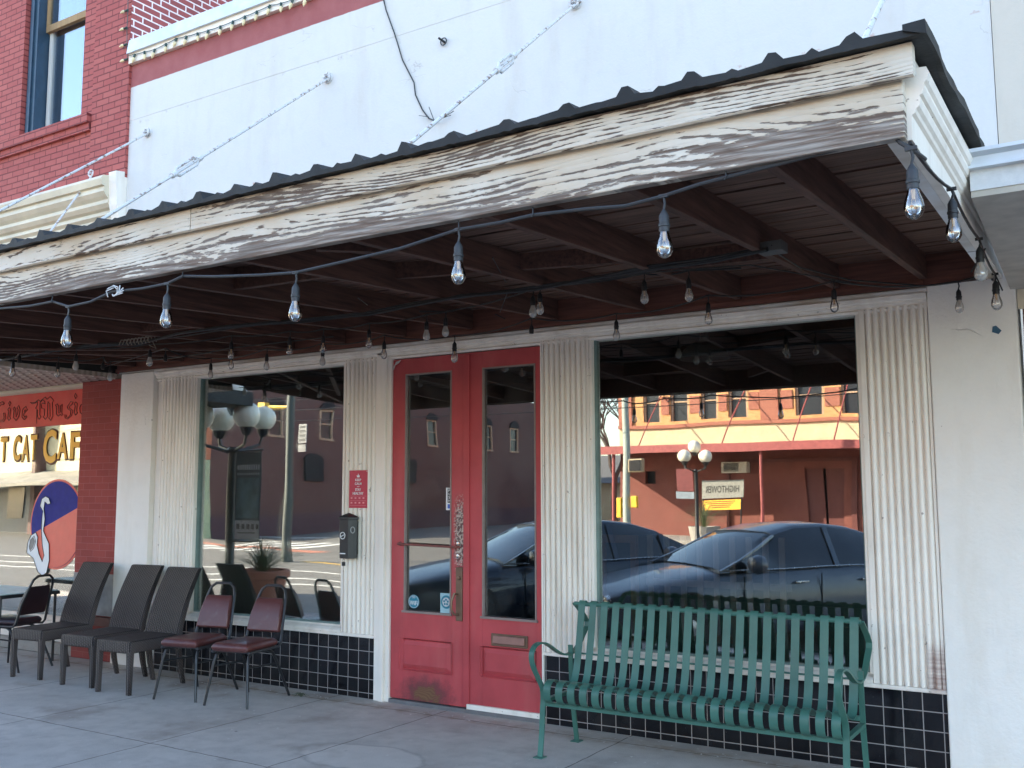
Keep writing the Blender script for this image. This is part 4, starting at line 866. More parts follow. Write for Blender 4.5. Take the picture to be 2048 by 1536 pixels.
# bench
B=thing('park_bench','green painted steel strap bench below the right shop window','bench',(-2.3,-.55,0))
sl=[(-.30,.885),(-.318,.90),(-.335,.885),(-.345,.83),(-.365,.72),(-.385,.62),(-.41,.51),(-.43,.45),(-.455,.405),(-.49,.385),(-.54,.385),(-.60,.40),(-.66,.432),(-.71,.455),(-.75,.458),(-.785,.44),(-.80,.405),(-.795,.36),(-.77,.33),(-.73,.318)]
def smoothp(P,n=3):
    out=[]
    for i in range(len(P)-1):
        p0=P[max(0,i-1)];p1=P[i];p2=P[i+1];p3=P[min(len(P)-1,i+2)]
        for k in range(n):
            t_=k/n; out.append(tuple(.5*((2*p1[j])+(-p0[j]+p2[j])*t_+(2*p0[j]-5*p1[j]+4*p2[j]-p3[j])*t_*t_+(-p0[j]+3*p1[j]-3*p2[j]+p3[j])*t_**3) for j in range(len(p1))))
    return out+[tuple(P[-1])]
slp=smoothp(sl,2); NS=22; bxa,bxb=-3.135,-1.405
for i in range(NS):
    xx=bxa+(bxb-bxa)*i/(NS-1); b=MB(); b.strip([(xx,p[0],p[1]) for p in slp],.048,.004); b.build('slat',M['green'],B,smooth=True)
xl,xr=-3.195,-1.37
b=MB(); b.tube([(xl,-.325,.878),(xr,-.325,.878)],.014,8); b.build('top_rail',M['green'],B,smooth=True)
b=MB(); b.tube([(xl,-.375,.57),(xr,-.375,.57)],.006,8); b.build('back_rod',M['green'],B,smooth=True)
b=MB(); b.box(xl,xr,-.745,-.72,.30,.325); b.build('front_rail',M['green'],B); b=MB(); b.box(xl,xr,-.46,-.435,.365,.39); b.build('rear_rail',M['green'],B)
def za(p): 
    q=X(1050+p[0]/2.7307,1136+p[1]/2.7307,-3.2); return (q.y,q.z)
armz=[za(p) for p in ((350,205),(335,290),(310,370),(285,425),(250,462),(210,472),(170,455),(120,418),(85,408),(55,420),(35,455),(32,500),(45,550),(72,610),(92,660),(95,720),(93,760),(88,900),(78,1030))]
armz[0]=(-.325,.88)
for s_,xx in ((1,xl),(1,xr)):
    b=MB(); b.strip([(xx,p[0],p[1]) for p in smoothp(armz,3)],.034,.010); b.build('arm_and_front_leg',M['green'],B,smooth=True)
    b=MB(); b.bar((xx,-.39,.62),(xx,-.375,.3),.03,.012,(0,1,0)); b.bar((xx,-.375,.3),(xx,-.315,.0),.03,.012,(0,1,0)); b.build('rear_leg',M['green'],B)
    b=MB(); b.bar((xx,armz[15][0],.325),(xx,-.385,.33),.03,.022); b.build('side_bar',M['green'],B)
    b=MB(); b.box(xx-.03,xx+.03,-.35,-.285,.0,.006); b.box(xx-.03,xx+.03,armz[-1][0]-.035,armz[-1][0]+.03,.0,.006); b.build('foot_plate',M['green'],B)
# debris
random.seed(21); b=MB()
for i in range(520):
    if i<230: xx=random.uniform(-8.3,-5.2); yy=-.08-abs(random.gauss(0,.42))
    elif i<330: xx=random.uniform(-5,-1.4); yy=-.05-abs(random.gauss(0,.12))
    else: xx=random.uniform(-7,-1.5); yy=random.uniform(-2.4,-.2)
    s_=random.uniform(.004,.014); a_=random.uniform(0,PI); z_=.0015+random.random()*.003
    b.add([(xx+s_*math.cos(a_+k*PI*2/3),yy+s_*math.sin(a_+k*PI*2/3),z_+random.random()*.004) for k in range(3)],[(0,1,2)])
for cx_,cy_ in ((-7.13,-.75),(-7.65,-.65),(-2.0,-.6)):
    for i in range(45):
        xx=random.uniform(cx_-.19,cx_+.19); yy=random.uniform(cy_-.2,cy_+.2); 
        if cx_>-3: continue
        s_=random.uniform(.002,.005); a_=random.uniform(0,PI); b.add([(xx+s_*math.cos(a_+k*PI*2/3),yy+s_*math.sin(a_+k*PI*2/3),.428) for k in range(3)],[(0,1,2)])
solo(b,'debris',plain('pale_flakes',(.6,.57,.52),.8),'pale paint flakes and grit scattered on sidewalk and chair seats','debris',kind='stuff')
random.seed(3); b=MB(); q=Z(602,1394,0)
for i in range(26):
    a_=random.uniform(0,2*PI); r_=random.uniform(.02,.09); b.tube([(q.x,q.y,0),(q.x+r_*.5*math.cos(a_),q.y+r_*.3*math.sin(a_),.03),(q.x+r_*1.2*math.cos(a_),q.y+r_*.7*math.sin(a_),.012)],[.002,.002,.0005],4)
solo(b,'weed',plain('dry_weed',(.07,.08,.05),.8),'small dry weed growing in the sidewalk joint near the right burgundy chair','weed')
random.seed(6); 
for i,(a_,c_) in enumerate(((1170,1490),(1048,1424))):
    pass
# ================================================================== ACROSS THE STREET (seen in the glass)
bk=lambda nm,a,b_,m_,ax='x',**k: brick(nm,a,b_,m_,axis=ax,bw=.22,bh=.075,ms=.008,**k)
YB=bk('yellow_brick',(.55,.26,.09),(.62,.33,.13),(.45,.3,.16)); RB=bk('orange_red_brick',(.32,.11,.07),(.37,.14,.09),(.3,.12,.07))
MBK=bk('shaded_maroon_brick','',(0,0,0),(0,0,0)) if False else bk('shaded_maroon_brick',(.11,.05,.042),(.14,.065,.052),(.06,.035,.03),ax='y')  # arched building's side wall: shade is put into this darker brick colour
OB=bk('sunlit_orange_brick',(.5,.17,.08),(.56,.2,.1),(.4,.2,.12)); MAR=plain('maroon_render',(.19,.06,.045),.8,0,.1,1.5); MARP=plain('maroon_fascia',(.30,.07,.065),.6)  # OB: same building's front, with sunlight put into the brick colour
YW=plain('yellow_cream_paint',(.54,.46,.28),.7,0,.1,3); WG=NT('distant_window_glass').done((.03,.034,.04),.25,0,.35); TR=plain('tan_window_frame',(.4,.28,.18),.7); WT=plain('pale_trim',(.7,.66,.55),.7)
DK=plain('dark_void',(.01,.01,.012),.8); GP=plain('green_grey_pole',(.30,.34,.30),.55,0,.1)
def opening(t,xa,xb,za_,zb_,y,s=1,arch=False,axis='x',split=True):
    # window part with frame and pane set into a wall; s = outward direction
    f=MB(); d=.12*s
    def bx(u0,u1,y0,y1,z0,z1):
        if axis=='x': f.box(u0,u1,y+y0*s,y+y1*s,z0,z1)
        else: f.box(y+y0*s,y+y1*s,u0,u1,z0,z1)
    w=.09
    bx(xa,xa+w,-.1,.03,za_,zb_); bx(xb-w,xb,-.1,.03,za_,zb_); bx(xa+w,xb-w,-.1,.03,zb_-w,zb_); bx(xa-.05,xb+.05,-.1,.07,za_-.1,za_)
    if split: bx(xa+w,xb-w,-.08,.0,(za_+zb_)/2-.03,(za_+zb_)/2+.03)
    if arch:
        r=(xb-xa)/2; P=[((xa+xb)/2+r*math.cos(R(a)),zb_+r*.9*math.sin(R(a))) for a in range(0,181,20)]
        P2=[((xa+xb)/2+(r-w)*math.cos(R(a)),zb_+(r-w)*.9*math.sin(R(a))) for a in range(180,-1,-20)]
        f.prism(P+P2,'y' if axis=='x' else 'x',y-.1*s,y+.03*s)
    o=f.build('window',TR,t)
    g=MB()
    if axis=='x': g.box(xa+w,xb-w,y-.07*s,y-.06*s,za_,zb_-w)
    else: g.box(y-.07*s,y-.06*s,xa+w,xb-w,za_,zb_-w)
    g.build('pane',WG,o)
def wallholes(b,axis,y0,y1,u0,u1,z0,z1,holes):
    # holes: list of (ua,ub,za,zb), same row, non overlapping in u
    us=u0
    def bx(a,c,zz0,zz1):
        if c-a>1e-4 and zz1-zz0>1e-4:
            if axis=='x': b.box(a,c,y0,y1,zz0,zz1)
            else: b.box(y0,y1,a,c,zz0,zz1)
    for a,c,za_,zb_ in sorted(holes):
        bx(us,a,z0,z1); bx(a,c,z0,za_); bx(a,c,zb_,z1); us=c
    bx(us,u1,z0,z1)
# orange / yellow corner building facing us
T=thing('corner_brick_building','yellow and red brick corner building with maroon ground floor, reflected in the right window','building',(-8,-31,SZ))
wins=[(-17.12,-16.33),(-15.9,-15.15),(-14.65,-13.93),(-13.5,-12.77),(-10.85,-9.82),(-9.15,-8.2),(-7.4,-6.4),(-5.4,-4.4),(-3,-2)]
b=MB(); wallholes(b,'x',-31,-31.4,-18.25,3,4.32,8.2,[(a,c,4.45,6.1) for a,c in wins]); b.build('yellow_brick_wall',YB,T)
b=MB(); 
for a,c in ((-18.28,-17.66),(-12.25,-11.5),(-8.15,-7.6),(-2,-1.5)): b.box(a,c,-30.9,-30.995,4.32,8.2)
for a,c in ((-16.28,-15.95),(-15.1,-14.7),(-13.88,-13.55),(-12.72,-12.3),(-9.77,-9.2),(-11.4,-10.95)): b.box(a,c,-30.96,-30.995,4.75,5.5)
b.build('red_brick_panels',RB,T)
for a,c in wins: opening(T,a,c,4.45,6.1,-31.1)
b=MB(); b.box(-18.3,3,-30.85,-31.3,4.17,4.31); b.build('brick_ledge',RB,T)
b=MB(); b.box(-18.3,3,-30.95,-31.3,3.45,4.165); b.build('cream_band',YW,T)
b=MB(); wallholes(b,'x',-31,-31.3,-18.3,3,SZ,3.44,[(-17.1,-16.63,1.9,2.42),(-10.6,-9.2,SZ+.1,2.5)]); b.build('maroon_wall',MAR,T)
b=MB(); b.box(-17.2,-16.5,-31.25,-31.32,1.8,2.5); b.box(-10.7,-9.1,-31.28,-31.35,SZ,2.6); b.build('dark_recess',DK,T)
b=MB(); b.box(-10.6,-9.95,-31.1,-31.2,SZ+.1,2.5); b.box(-9.85,-9.2,-31.1,-31.2,SZ+.1,2.5); b.box(-13.6,-13.5,-30.9,-31,.2,2.9); b.box(-8.9,-8.7,-30.9,-31,.1,2.9);b.box(-12.9,-8.6,-30.93,-31,2.75,2.9); b.build('door',plain('dark_red_door',(.12,.03,.025),.6),T)
b=MB(); b.box(-19.3,3,-28.3,-30.99,3.22,3.30); b.box(-19.3,3,-28.2,-28.3,3.08,3.36); b.box(-19.35,-19.25,-28.3,-30.99,3.08,3.36); b.build('awning',MARP,T)
for xx in (-17.3,-11.45,-4.5): b=MB(); b.tube([(xx,-28.4,SZ),(xx,-28.4,3.1)],.06,8); b.build('awning_post',MARP,T)
for xx in (-16.3,-12.9,-10.3,-8.9,-6):
    b=MB(); b.tube([(xx,-28.6,3.36),(xx+.05,-30.95,5.6)],.025,6); b.build('awning_rod',MARP,T)
b=MB(); b.box(-18.25,-17.9,-31.4,-45,SZ,8.2); b.box(2.7,3,-31.4,-45,SZ,8.2); b.box(-18.25,3,-45,-45.3,SZ,8.2); b.box(-17.9,2.7,-31.4,-45,8.0,8.15); b.build('side_wall',RB,T)
b=MB(); b.box(-13.7,-12.75,-30.6,-31.1,2.35,2.8); acb=b.build('air_conditioner',plain('ac_white',(.6,.58,.5),.6),T)
b=MB(); 
for k in range(7): b.box(-13.6,-13.05,-30.57,-30.6,2.42+k*.05,2.445+k*.05)
b.build('grille',DK,acb)
t=thing('hanging_sign','grey lettered board sign above an orange notice, reflected in the right window','sign',(-13.2,-29.5,1.0))
b=MB(); b.box(-14.1,-12.47,-29.55,-29.5,1.385,2.05); b.build('board',plain('grey_board',(.27,.27,.24),.7),t)
text('HIGHTOWER',-13.95,-12.63,1.58,1.84,-29.495,M['pblack'],t,facing=1,bold=.01)
b=MB(); b.box(-14.08,-12.56,-29.56,-29.51,.98,1.32); on=b.build('orange_board',M['orange'],t)
b=MB()
for k in range(4): b.box(-13.98+.1*k,-12.78-.07*k,-29.509,-29.505,1.25-k*.065,1.278-k*.065)
b.build('text_line',M['darkred'],on)
b=MB(); 
for xx in (-14.05,-12.55): b.tube([(xx,-29.53,SZ),(xx,-29.53,2.08)],.03,6)
b.build('sign_post',M['blackmetal'],t)
# pale low house + tree far down the side street
t=thing('pale_house','low pale house down the side street, glimpsed at the left edge of the right window','house',(-27,-52,SZ))
b=MB(); b.box(-34,-22,-52,-60,SZ,2.2); b.build('wall',YW,t)
b=MB(); b.prism([(-51.6,2.15),(-60.4,2.15),(-56,4.2)],'x',-34.4,-21.6); b.build('roof',plain('grey_shingle',(.12,.12,.12),.8),t)
def bare_tree(label,x,y,h,seed):
    random.seed(seed); t=thing('bare_tree',label,'tree',(x,y,SZ)); tr=MB(); br=MB()
    def grow(p,d,L,r,lv):
        q=p+d*L; mid=p+d*L*.5+Vector((random.uniform(-1,1),random.uniform(-1,1),0))*L*.05
        (tr if lv<2 else br).tube([p,mid,q],[r,r*.85,r*.7],6 if lv<2 else 4)
        if lv>=6: return
        for k in range(3 if lv<5 else 2):
            nd=(d+Vector((random.uniform(-1,1),random.uniform(-1,1),random.uniform(-.2,.6)))*.75).normalized(); grow(q,nd,L*random.uniform(.62,.85),r*.62,lv+1)
    grow(Vector((x,y,SZ)),Vector((0,0,1)),h*.24,.2,0)
    bm=plain('bark',(.09,.07,.06),.9) if 'bark' not in M else M['bark']; M['bark']=bm
    tr.build('trunk',bm,t); br.build('branches',bm,t)
bare_tree('bare winter tree at the left edge of the right window reflection',-24,-42,10.5,3)
bare_tree('second bare tree farther behind the low pale house',-31,-64,12,5)
# maroon brick building with arched windows
T=thing('arched_window_building','long maroon brick building with arched windows, reflected in the left window and doors','building',(-40,-32,SZ))
aw=[(-24.9+.0,0),(-28.1,0),(-31.3,0),(-33.9,0),(-36.4,0),(-38.9,0),(-41.7,0),(-44.5,0)]
aw=[( y-.45,y+.45) for y,_ in aw]
b=MB(); wallholes(b,'y',-32,-32.35,-47,-21.4,.75,7.2,[(a,c,4.15,5.55) for a,c in aw]); b.build('brick_wall',MBK,T)
b=MB(); b.box(-31.95,-32.35,-47,-21.4,SZ,.748); b.build('dark_base_band',plain('purple_base',(.07,.035,.045),.7),T)
for a,c in aw:
    opening(T,a,c,4.15,5.5,-32.02,axis='y',s=1)
    m_=(a+c)/2; b=MB(); b.prism([(m_+.5*math.cos(R(q)),5.5+.42*math.sin(R(q))) for q in range(0,181,20)],'x',-31.98,-31.93); b.build('arched_lintel',DK,T)
for yy in (-27.2,-34.5): b=MB(); b.box(-31.99,-31.9,yy-.5,yy+.5,2.2,3.1); b.prism([(yy+.55*math.cos(R(q)),3.1+.3*math.sin(R(q))) for q in range(0,181,20)],'x',-31.99,-31.9); b.build('blind_opening',DK,T)
b=MB(); wallholes(b,'x',-21.0,-21.4,-37,-32,3.0,7.2,[(-33.6,-32.6,4.2,5.8),(-35.9,-34.9,4.2,5.8)]); b.build('front_brick_wall',OB,T)
for a,c in ((-33.6,-32.6),(-35.9,-34.9)): opening(T,a,c,4.2,5.8,-21.1)
b=MB(); b.box(-37,-32,-20.93,-20.999,3.9,4.0); b.box(-37,-32,-20.93,-20.999,3.35,3.42); b.build('string_course',RB,T)
b=MB(); b.box(-37,-32,-21,-21.4,SZ,2.99); b.build('green_shopfront',plain('pale_green_front',(.42,.5,.3),.7),T)
b=MB(); b.box(-37,-32,-19.2,-20.99,2.3,2.36); b.box(-37,-32,-19.15,-19.25,2.22,2.4); b.build('awning',plain('grey_green_awning',(.35,.4,.33),.6),T)
b=MB(); b.box(-44.9,-32.4,-46.6,-47,SZ,7.2); b.box(-45,-44.7,-21.4,-46.6,SZ,7.2); b.box(-44.7,-32.4,-46.6,-21.4,7,7.15); b.build('rear_wall',MBK,T)
t=thing('cream_building','cream stone shop building with a gable, reflected in the cafe window','building',(-50,-22,SZ))
b=MB(); wallholes(b,'x',-22,-22.4,-66,-37.05,2.6,5.2,[(-41,-40,3.2,4.4),(-45.5,-44.5,3.2,4.4)]); b.build('wall',YW,t)
b=MB(); b.prism([(-49,5.2),(-43,5.2),(-46,6.3)],'y',-22,-22.4); b.build('gable',YW,t)
b=MB(); b.box(-66,-37.05,-22,-22.4,SZ,2.59); b.build('shop_front',plain('grey_shopfront',(.16,.16,.15),.6),t)
for a,c in ((-41,-40),(-45.5,-44.5)): opening(t,a,c,3.2,4.4,-22.1)
b=MB(); b.prism([(-19.4,2.15),(-22,2.75),(-22,2.6),(-19.4,2.0)],'x',-66,-37.1); b.build('awning',plain('weathered_canvas',(.24,.22,.18),.9,0,.35,1.2),t)
for k in range(9): b=MB(); b.box(-38.5-k*2.6,-39.8-k*2.6,-21.95,-22,.5,2.0); b.build('shop_window',WG,t)
b=MB(); b.box(-66,-37.05,-34,-34.3,SZ,5.2); b.box(-66,-37.1,-22.4,-34,5.0,5.1); b.build('rear_wall',YW,t)
# ---------------- globe street lamps
def lamp(label,x,y,s=1.,zt=2.2,banner=None):
    t=thing('globe_street_lamp',label,'street lamp',(x,y,SZ if abs(y)>5 else 0),group='five globe street lamps'); z0=SZ if abs(y)>5 else 0
    b=MB(); b.lathe([(.17,z0),(.17,z0+.12),(.11,z0+.2),(.085,z0+.5),(.07,z0+.55),(.058,zt-.1),(.075,zt-.05),(.05,zt)],(x,y,0),12); b.build('pole',M['blackmetal'],t,smooth=True)
    gm=M.setdefault('globe',plain('milky_globe',(.78,.72,.58),.25,0,.03))
    for k in range(5):
        if k<4: dx,dy,dz=.46*math.cos(R(20+90*k)),.46*math.sin(R(20+90*k)),.42
        else: dx=dy=0; dz=.72
        b=MB(); 
        if k<4: b.tube([(x,y,zt-.1),(x+dx*.5,y+dy*.5,zt-.02),(x+dx*.9,y+dy*.9,zt+.02),(x+dx,y+dy,zt+.18)],.025,6)
        b.lathe([(.05,zt+dz-.28),(.09,zt+dz-.2),(.1,zt+dz-.16)],(x+dx,y+dy,0),10); b.build('arm',M['blackmetal'],t)
        b=MB(); rr=.19*s; b.lathe([(.02,-rr)]+[(rr*math.sin(PI*i/12),-rr*math.cos(PI*i/12)) for i in range(1,12)]+[(.02,rr)],(x+dx,y+dy,zt+dz),18); b.build('globe',gm,t,smooth=True)
    return t
l1=lamp('black street lamp with five milky globes, reflected in the left window',-10.83,-3.45,1.,2.27)
l2=lamp('far black street lamp with five milky globes, reflected before the maroon wall',-12.2,-24.2,1.05,2.35)
t=thing('street_banner','grey banner with a landscape print hung beside the near globe lamp','banner',(-10.45,-3.45,.98))
b=MB(); b.tube([(-10.816,-3.4500,2.2),(-10.188,-3.4500,2.2)],.015,6); b.tube([(-10.816,-3.4500,.96),(-10.188,-3.4500,.96)],.015,6); b.build('banner_rod',M['blackmetal'],t)
b=MB(); b.box(-10.740,-10.217,-3.4450,-3.4400,.98,2.18); b.build('cloth',plain('dark_grey_banner',(.10,.115,.12),.8),t)
b=MB(); b.box(-10.711,-10.245,-3.4385,-3.4360,1.28,1.82); b.build('picture',plain('blue_green_picture',(.16,.24,.26),.8,0,.5,6),t)
b=MB(); b.box(-10.730,-10.226,-3.4385,-3.4360,.99,1.25); p_=b.build('white_band',M['fabricwhite'],t)
b=MB(); 
for k in range(5): b.box(-10.692+k*.1,-10.635+k*.1,-3.4355,-3.4345,1.13,1.2)
b.box(-10.663,-10.312,-3.4355,-3.4345,1.07,1.085); b.build('printed_marks',M['cable'],p_)
b=MB()
for k in range(10): b.box(-10.702+k*.047,-10.671+k*.047,-3.4385,-3.4370,1.93,2.0); b.box(-10.702+k*.047,-10.678+k*.047,-3.4385,-3.4370,1.86,1.89)
b.build('printed_lettering',M['fabricwhite'],t)
t=thing('street_banner','small framed banner hung on the far globe lamp','banner',(-12.6,-24.2,1.3))
b=MB(); b.box(-12.85,-12.3,-24.2,-24.19,1.65,2.35); b.cur=1; b.box(-12.9,-12.28,-24.2,-24.18,1.42,1.63); b.build('cloth',[plain('maroon_banner',(.16,.04,.04),.8),plain('grey_blue_banner',(.2,.24,.28),.7)],t)
# ---------------- traffic pole with pedestrian signal
t=thing('traffic_pole','thick grey green traffic pole with pedestrian signal and yellow push button at the far corner','traffic pole',(-14.62,-24,SZ))
b=MB(); b.lathe([(.16,SZ),(.13,.3),(.115,7.5)],(-14.62,-24,0),14); b.build('pole',GP,t,smooth=True)
b=MB(); b.box(-14.5,-13.95,-24.1,-23.85,2.25,2.72); q_=b.build('pedestrian_signal',plain('signal_tan',(.35,.28,.18),.6),t,bevel=.03)
b=MB(); b.box(-14.44,-14.0,-23.84,-23.82,2.3,2.67); b.build('signal_face',DK,q_)
b=MB(); b.box(-14.42,-14.2,-24.05,-23.9,1.1,1.45); b.box(-14.95,-14.78,-24.05,-23.9,.8,1.4); b.build('push_button_box',plain('signal_yellow',(.7,.42,.03),.5),t,bevel=.02)
M['dullwhite']=plain('dull_notice_white',(.2,.2,.2),.7)
t=thing('signal_mast','grey pole with yellow signal arm and white notices, reflected in the left window','traffic pole',(-17.8,-13,SZ))
px_=Y(575,900,13).x
b=MB(); b.lathe([(.16,SZ),(.12,.2),(.1,4.6)],(px_,-13,0),14); b.build('pole',plain('green_grey_steel',(.04,.05,.045),.5),t,smooth=True)
b=MB(); p_=Y(601,868,13); b.box(p_.x-.15,p_.x+.15,-13.02,-12.99,p_.z-.27,p_.z+.27); s_=b.build('white_notice',M['dullwhite'],t)
b=MB()
for k in range(4): 
    for j in range(4): b.box(p_.x-.11+j*.055,p_.x-.07+j*.055,-12.989,-12.985,p_.z+.15-k*.12,p_.z+.21-k*.12)
b.build('printed_lettering',M['cable'],s_)
b=MB(); b.box(p_.x-.13,p_.x+.13,-13.02,-12.99,p_.z-.5,p_.z-.31); b.build('white_notice',M['dullwhite'],t)
b=MB(); q=Y(545,810,13); b.tube([(px_,-13,q.z-.05),(q.x-.55,-13,q.z+.02)],.04,8); b.box(q.x-.62,q.x-.3,-13.1,-12.9,q.z-.12,q.z+.12); b.build('signal_arm',plain('signal_yellow2',(.75,.45,.03),.5),t)
# overhead wires
t=thing('overhead_wires','black overhead wires crossing above the side street','wires',(-20,-20,5))
b=MB(); 
for k,(z_,y_) in enumerate(((5.0,-24),(4.6,-24.4),(5.5,-25))): b.tube(sag((-48,y_+5,z_+.8),(6,y_-1,z_+.5),.9,14),.016,5)
b.tube(sag((-30,-20,5.2),(-14.6,-24,6.8),.3,8),.015,5); b.build('wire',M['black'],t)
# street markings
b=MB(); z=SZ+.004
for q in ([(-21.3,-16.9),(-34,-20.3),(-34,-19.6),(-21.6,-16.3)],): b.add([(p[0],p[1],z) for p in q],[(0,1,2,3)])
solo(b,'brick_crossing',plain('terracotta_pavers',(.40,.15,.09),.8),'terracotta paved crossing band across the side street','road marking',kind='structure')
b=MB()
for a in ((-19,-13.3,-9.5,-13.0,.12),): b.add([(a[0],a[1]-a[4],z),(a[2],a[3]-a[4],z),(a[2],a[3]+a[4],z),(a[0],a[1]+a[4],z)],[(0,1,2,3)])
b.box(-8,6,-13.9,-13.75,SZ+.002,z); b.box(-8,6,-14.2,-14.05,SZ+.002,z)
solo(b,'yellow_line',plain('yellow_road_paint',(.6,.36,.05),.7),'yellow painted centre line in the street','road marking',kind='structure')
b=MB()
for yy in (-10.9,-9.4,-8.4): b.box(-30,-12.8,yy-.06,yy+.06,SZ+.002,z)
for xx in (-24,-25.2,-26.4,-27.6): b.box(xx-.25,xx+.25,-21,-16,SZ+.002,z)
b.box(-33,-28,-24.1,-23.8,SZ+.002,z); solo(b,'white_line',plain('white_road_paint',(.7,.68,.62),.7),'white painted road stripes at the crossing','road marking',kind='structure')
# planter + grass
P0=(-9.95,-3.25)
t=thing('terracotta_planter','large terracotta planter at the kerb, reflected in the left window','planter',(P0[0],P0[1],0))
b=MB(); b.lathe([(.22,.0),(.25,.02),(.33,.48),(.37,.5),(.375,.58),(.35,.6),(.33,.59),(.32,.54),(.02,.53)],(P0[0],P0[1],0),26); b.build('pot',plain('terracotta',(.40,.14,.08),.75,0,.12),t,smooth=True)
def grass_plant(label,c,z0,n_,L,seed):
    random.seed(seed); b=MB()
    for i in range(n_):
        a=random.uniform(0,2*PI); out=random.uniform(.15,1)*L; h=random.uniform(.35,1)*L*(1.15-.6*out/L); w=.006
        P=[Vector((c[0]+math.cos(a)*out*f,c[1]+math.sin(a)*out*f,z0+h*(1.9*f-1.15*f*f))) for f in (0,.3,.6,.85,1)]
        sd=Vector((-math.sin(a),math.cos(a),0))
        b.strip(P,w,.0015,sd)
    return solo(b,'ornamental_grass',plain('grey_green_blades' ,(.10,.13,.06),.6,0,.4,3),label,'plant')
grass_plant('spiky ornamental grass growing in the terracotta planter',P0,.55,260,.62,4)
q=(-14.0,-26.9); t=thing('stone_planter','low pale planter before the maroon wall across the street','planter',(q[0]+1.0,q[1],SZ))
b=MB(); b.lathe([(.45,SZ),(.6,.5),(.55,.5),(.5,.45),(.02,.45)],(q[0]+1.,q[1],0),18); b.build('pot',M['opp_side'],t)
grass_plant('big spiky grass clump in the pale planter across the street',(q[0]+1.,q[1]),.45,260,1.2,9)
# bistro chair and table at kerb
def tubeset(name,label,cat,loc,parts):
    t=thing(name,label,cat,loc)
    for nm,paths,r_,m_ in parts:
        b=MB()
        for p in paths: b.tube([(loc[0]+u[0],loc[1]+u[1],u[2]) for u in p],r_,8)
        b.build(nm,m_,t,smooth=True)
    return t
al=plain('polished_aluminium',(.7,.68,.62),.3,.7)
cp_=(-11.75,-3.3,0)
t=tubeset('bistro_chair','aluminium bistro armchair at the kerb, reflected at the left edge of the left window','chair',cp_,[('frame',[[(-.22,.2,0),(-.23,.2,.45),(-.25,.2,.66),(-.2,-.1,.70),(-.18,-.24,.86),(0,-.28,.9),(.18,-.24,.86),(.2,-.1,.70),(.25,.2,.66),(.23,.2,.45),(.22,.2,0)],[(-.2,-.22,0),(-.19,-.2,.45),(-.18,-.24,.86)],[(.2,-.22,0),(.19,-.2,.45),(.18,-.24,.86)]],.014,al)])
b=MB(); b.box(cp_[0]-.21,cp_[0]+.21,cp_[1]-.2,cp_[1]+.2,.44,.455); b.build('seat',al,t)
for k in range(4): b=MB(); b.strip([(cp_[0]-.18,cp_[1]-.24,.60+k*.07),(cp_[0],cp_[1]-.28,.61+k*.07),(cp_[0]+.18,cp_[1]-.24,.60+k*.07)],.035,.003,(0,0,1)); b.build('back_slat',al,t)
t=thing('bistro_table','round pale bistro table at the kerb beside the aluminium chair','table',(-12.6,-3.4,0))
b=MB(); b.lathe([(.36,.70),(.36,.725)],(-12.6,-3.4,0),28); b.build('table_top',al,t)
b=MB(); b.lathe([(.22,.0),(.2,.02),(.03,.06),(.028,.70)],(-12.6,-3.4,0),14); b.build('leg',al,t)
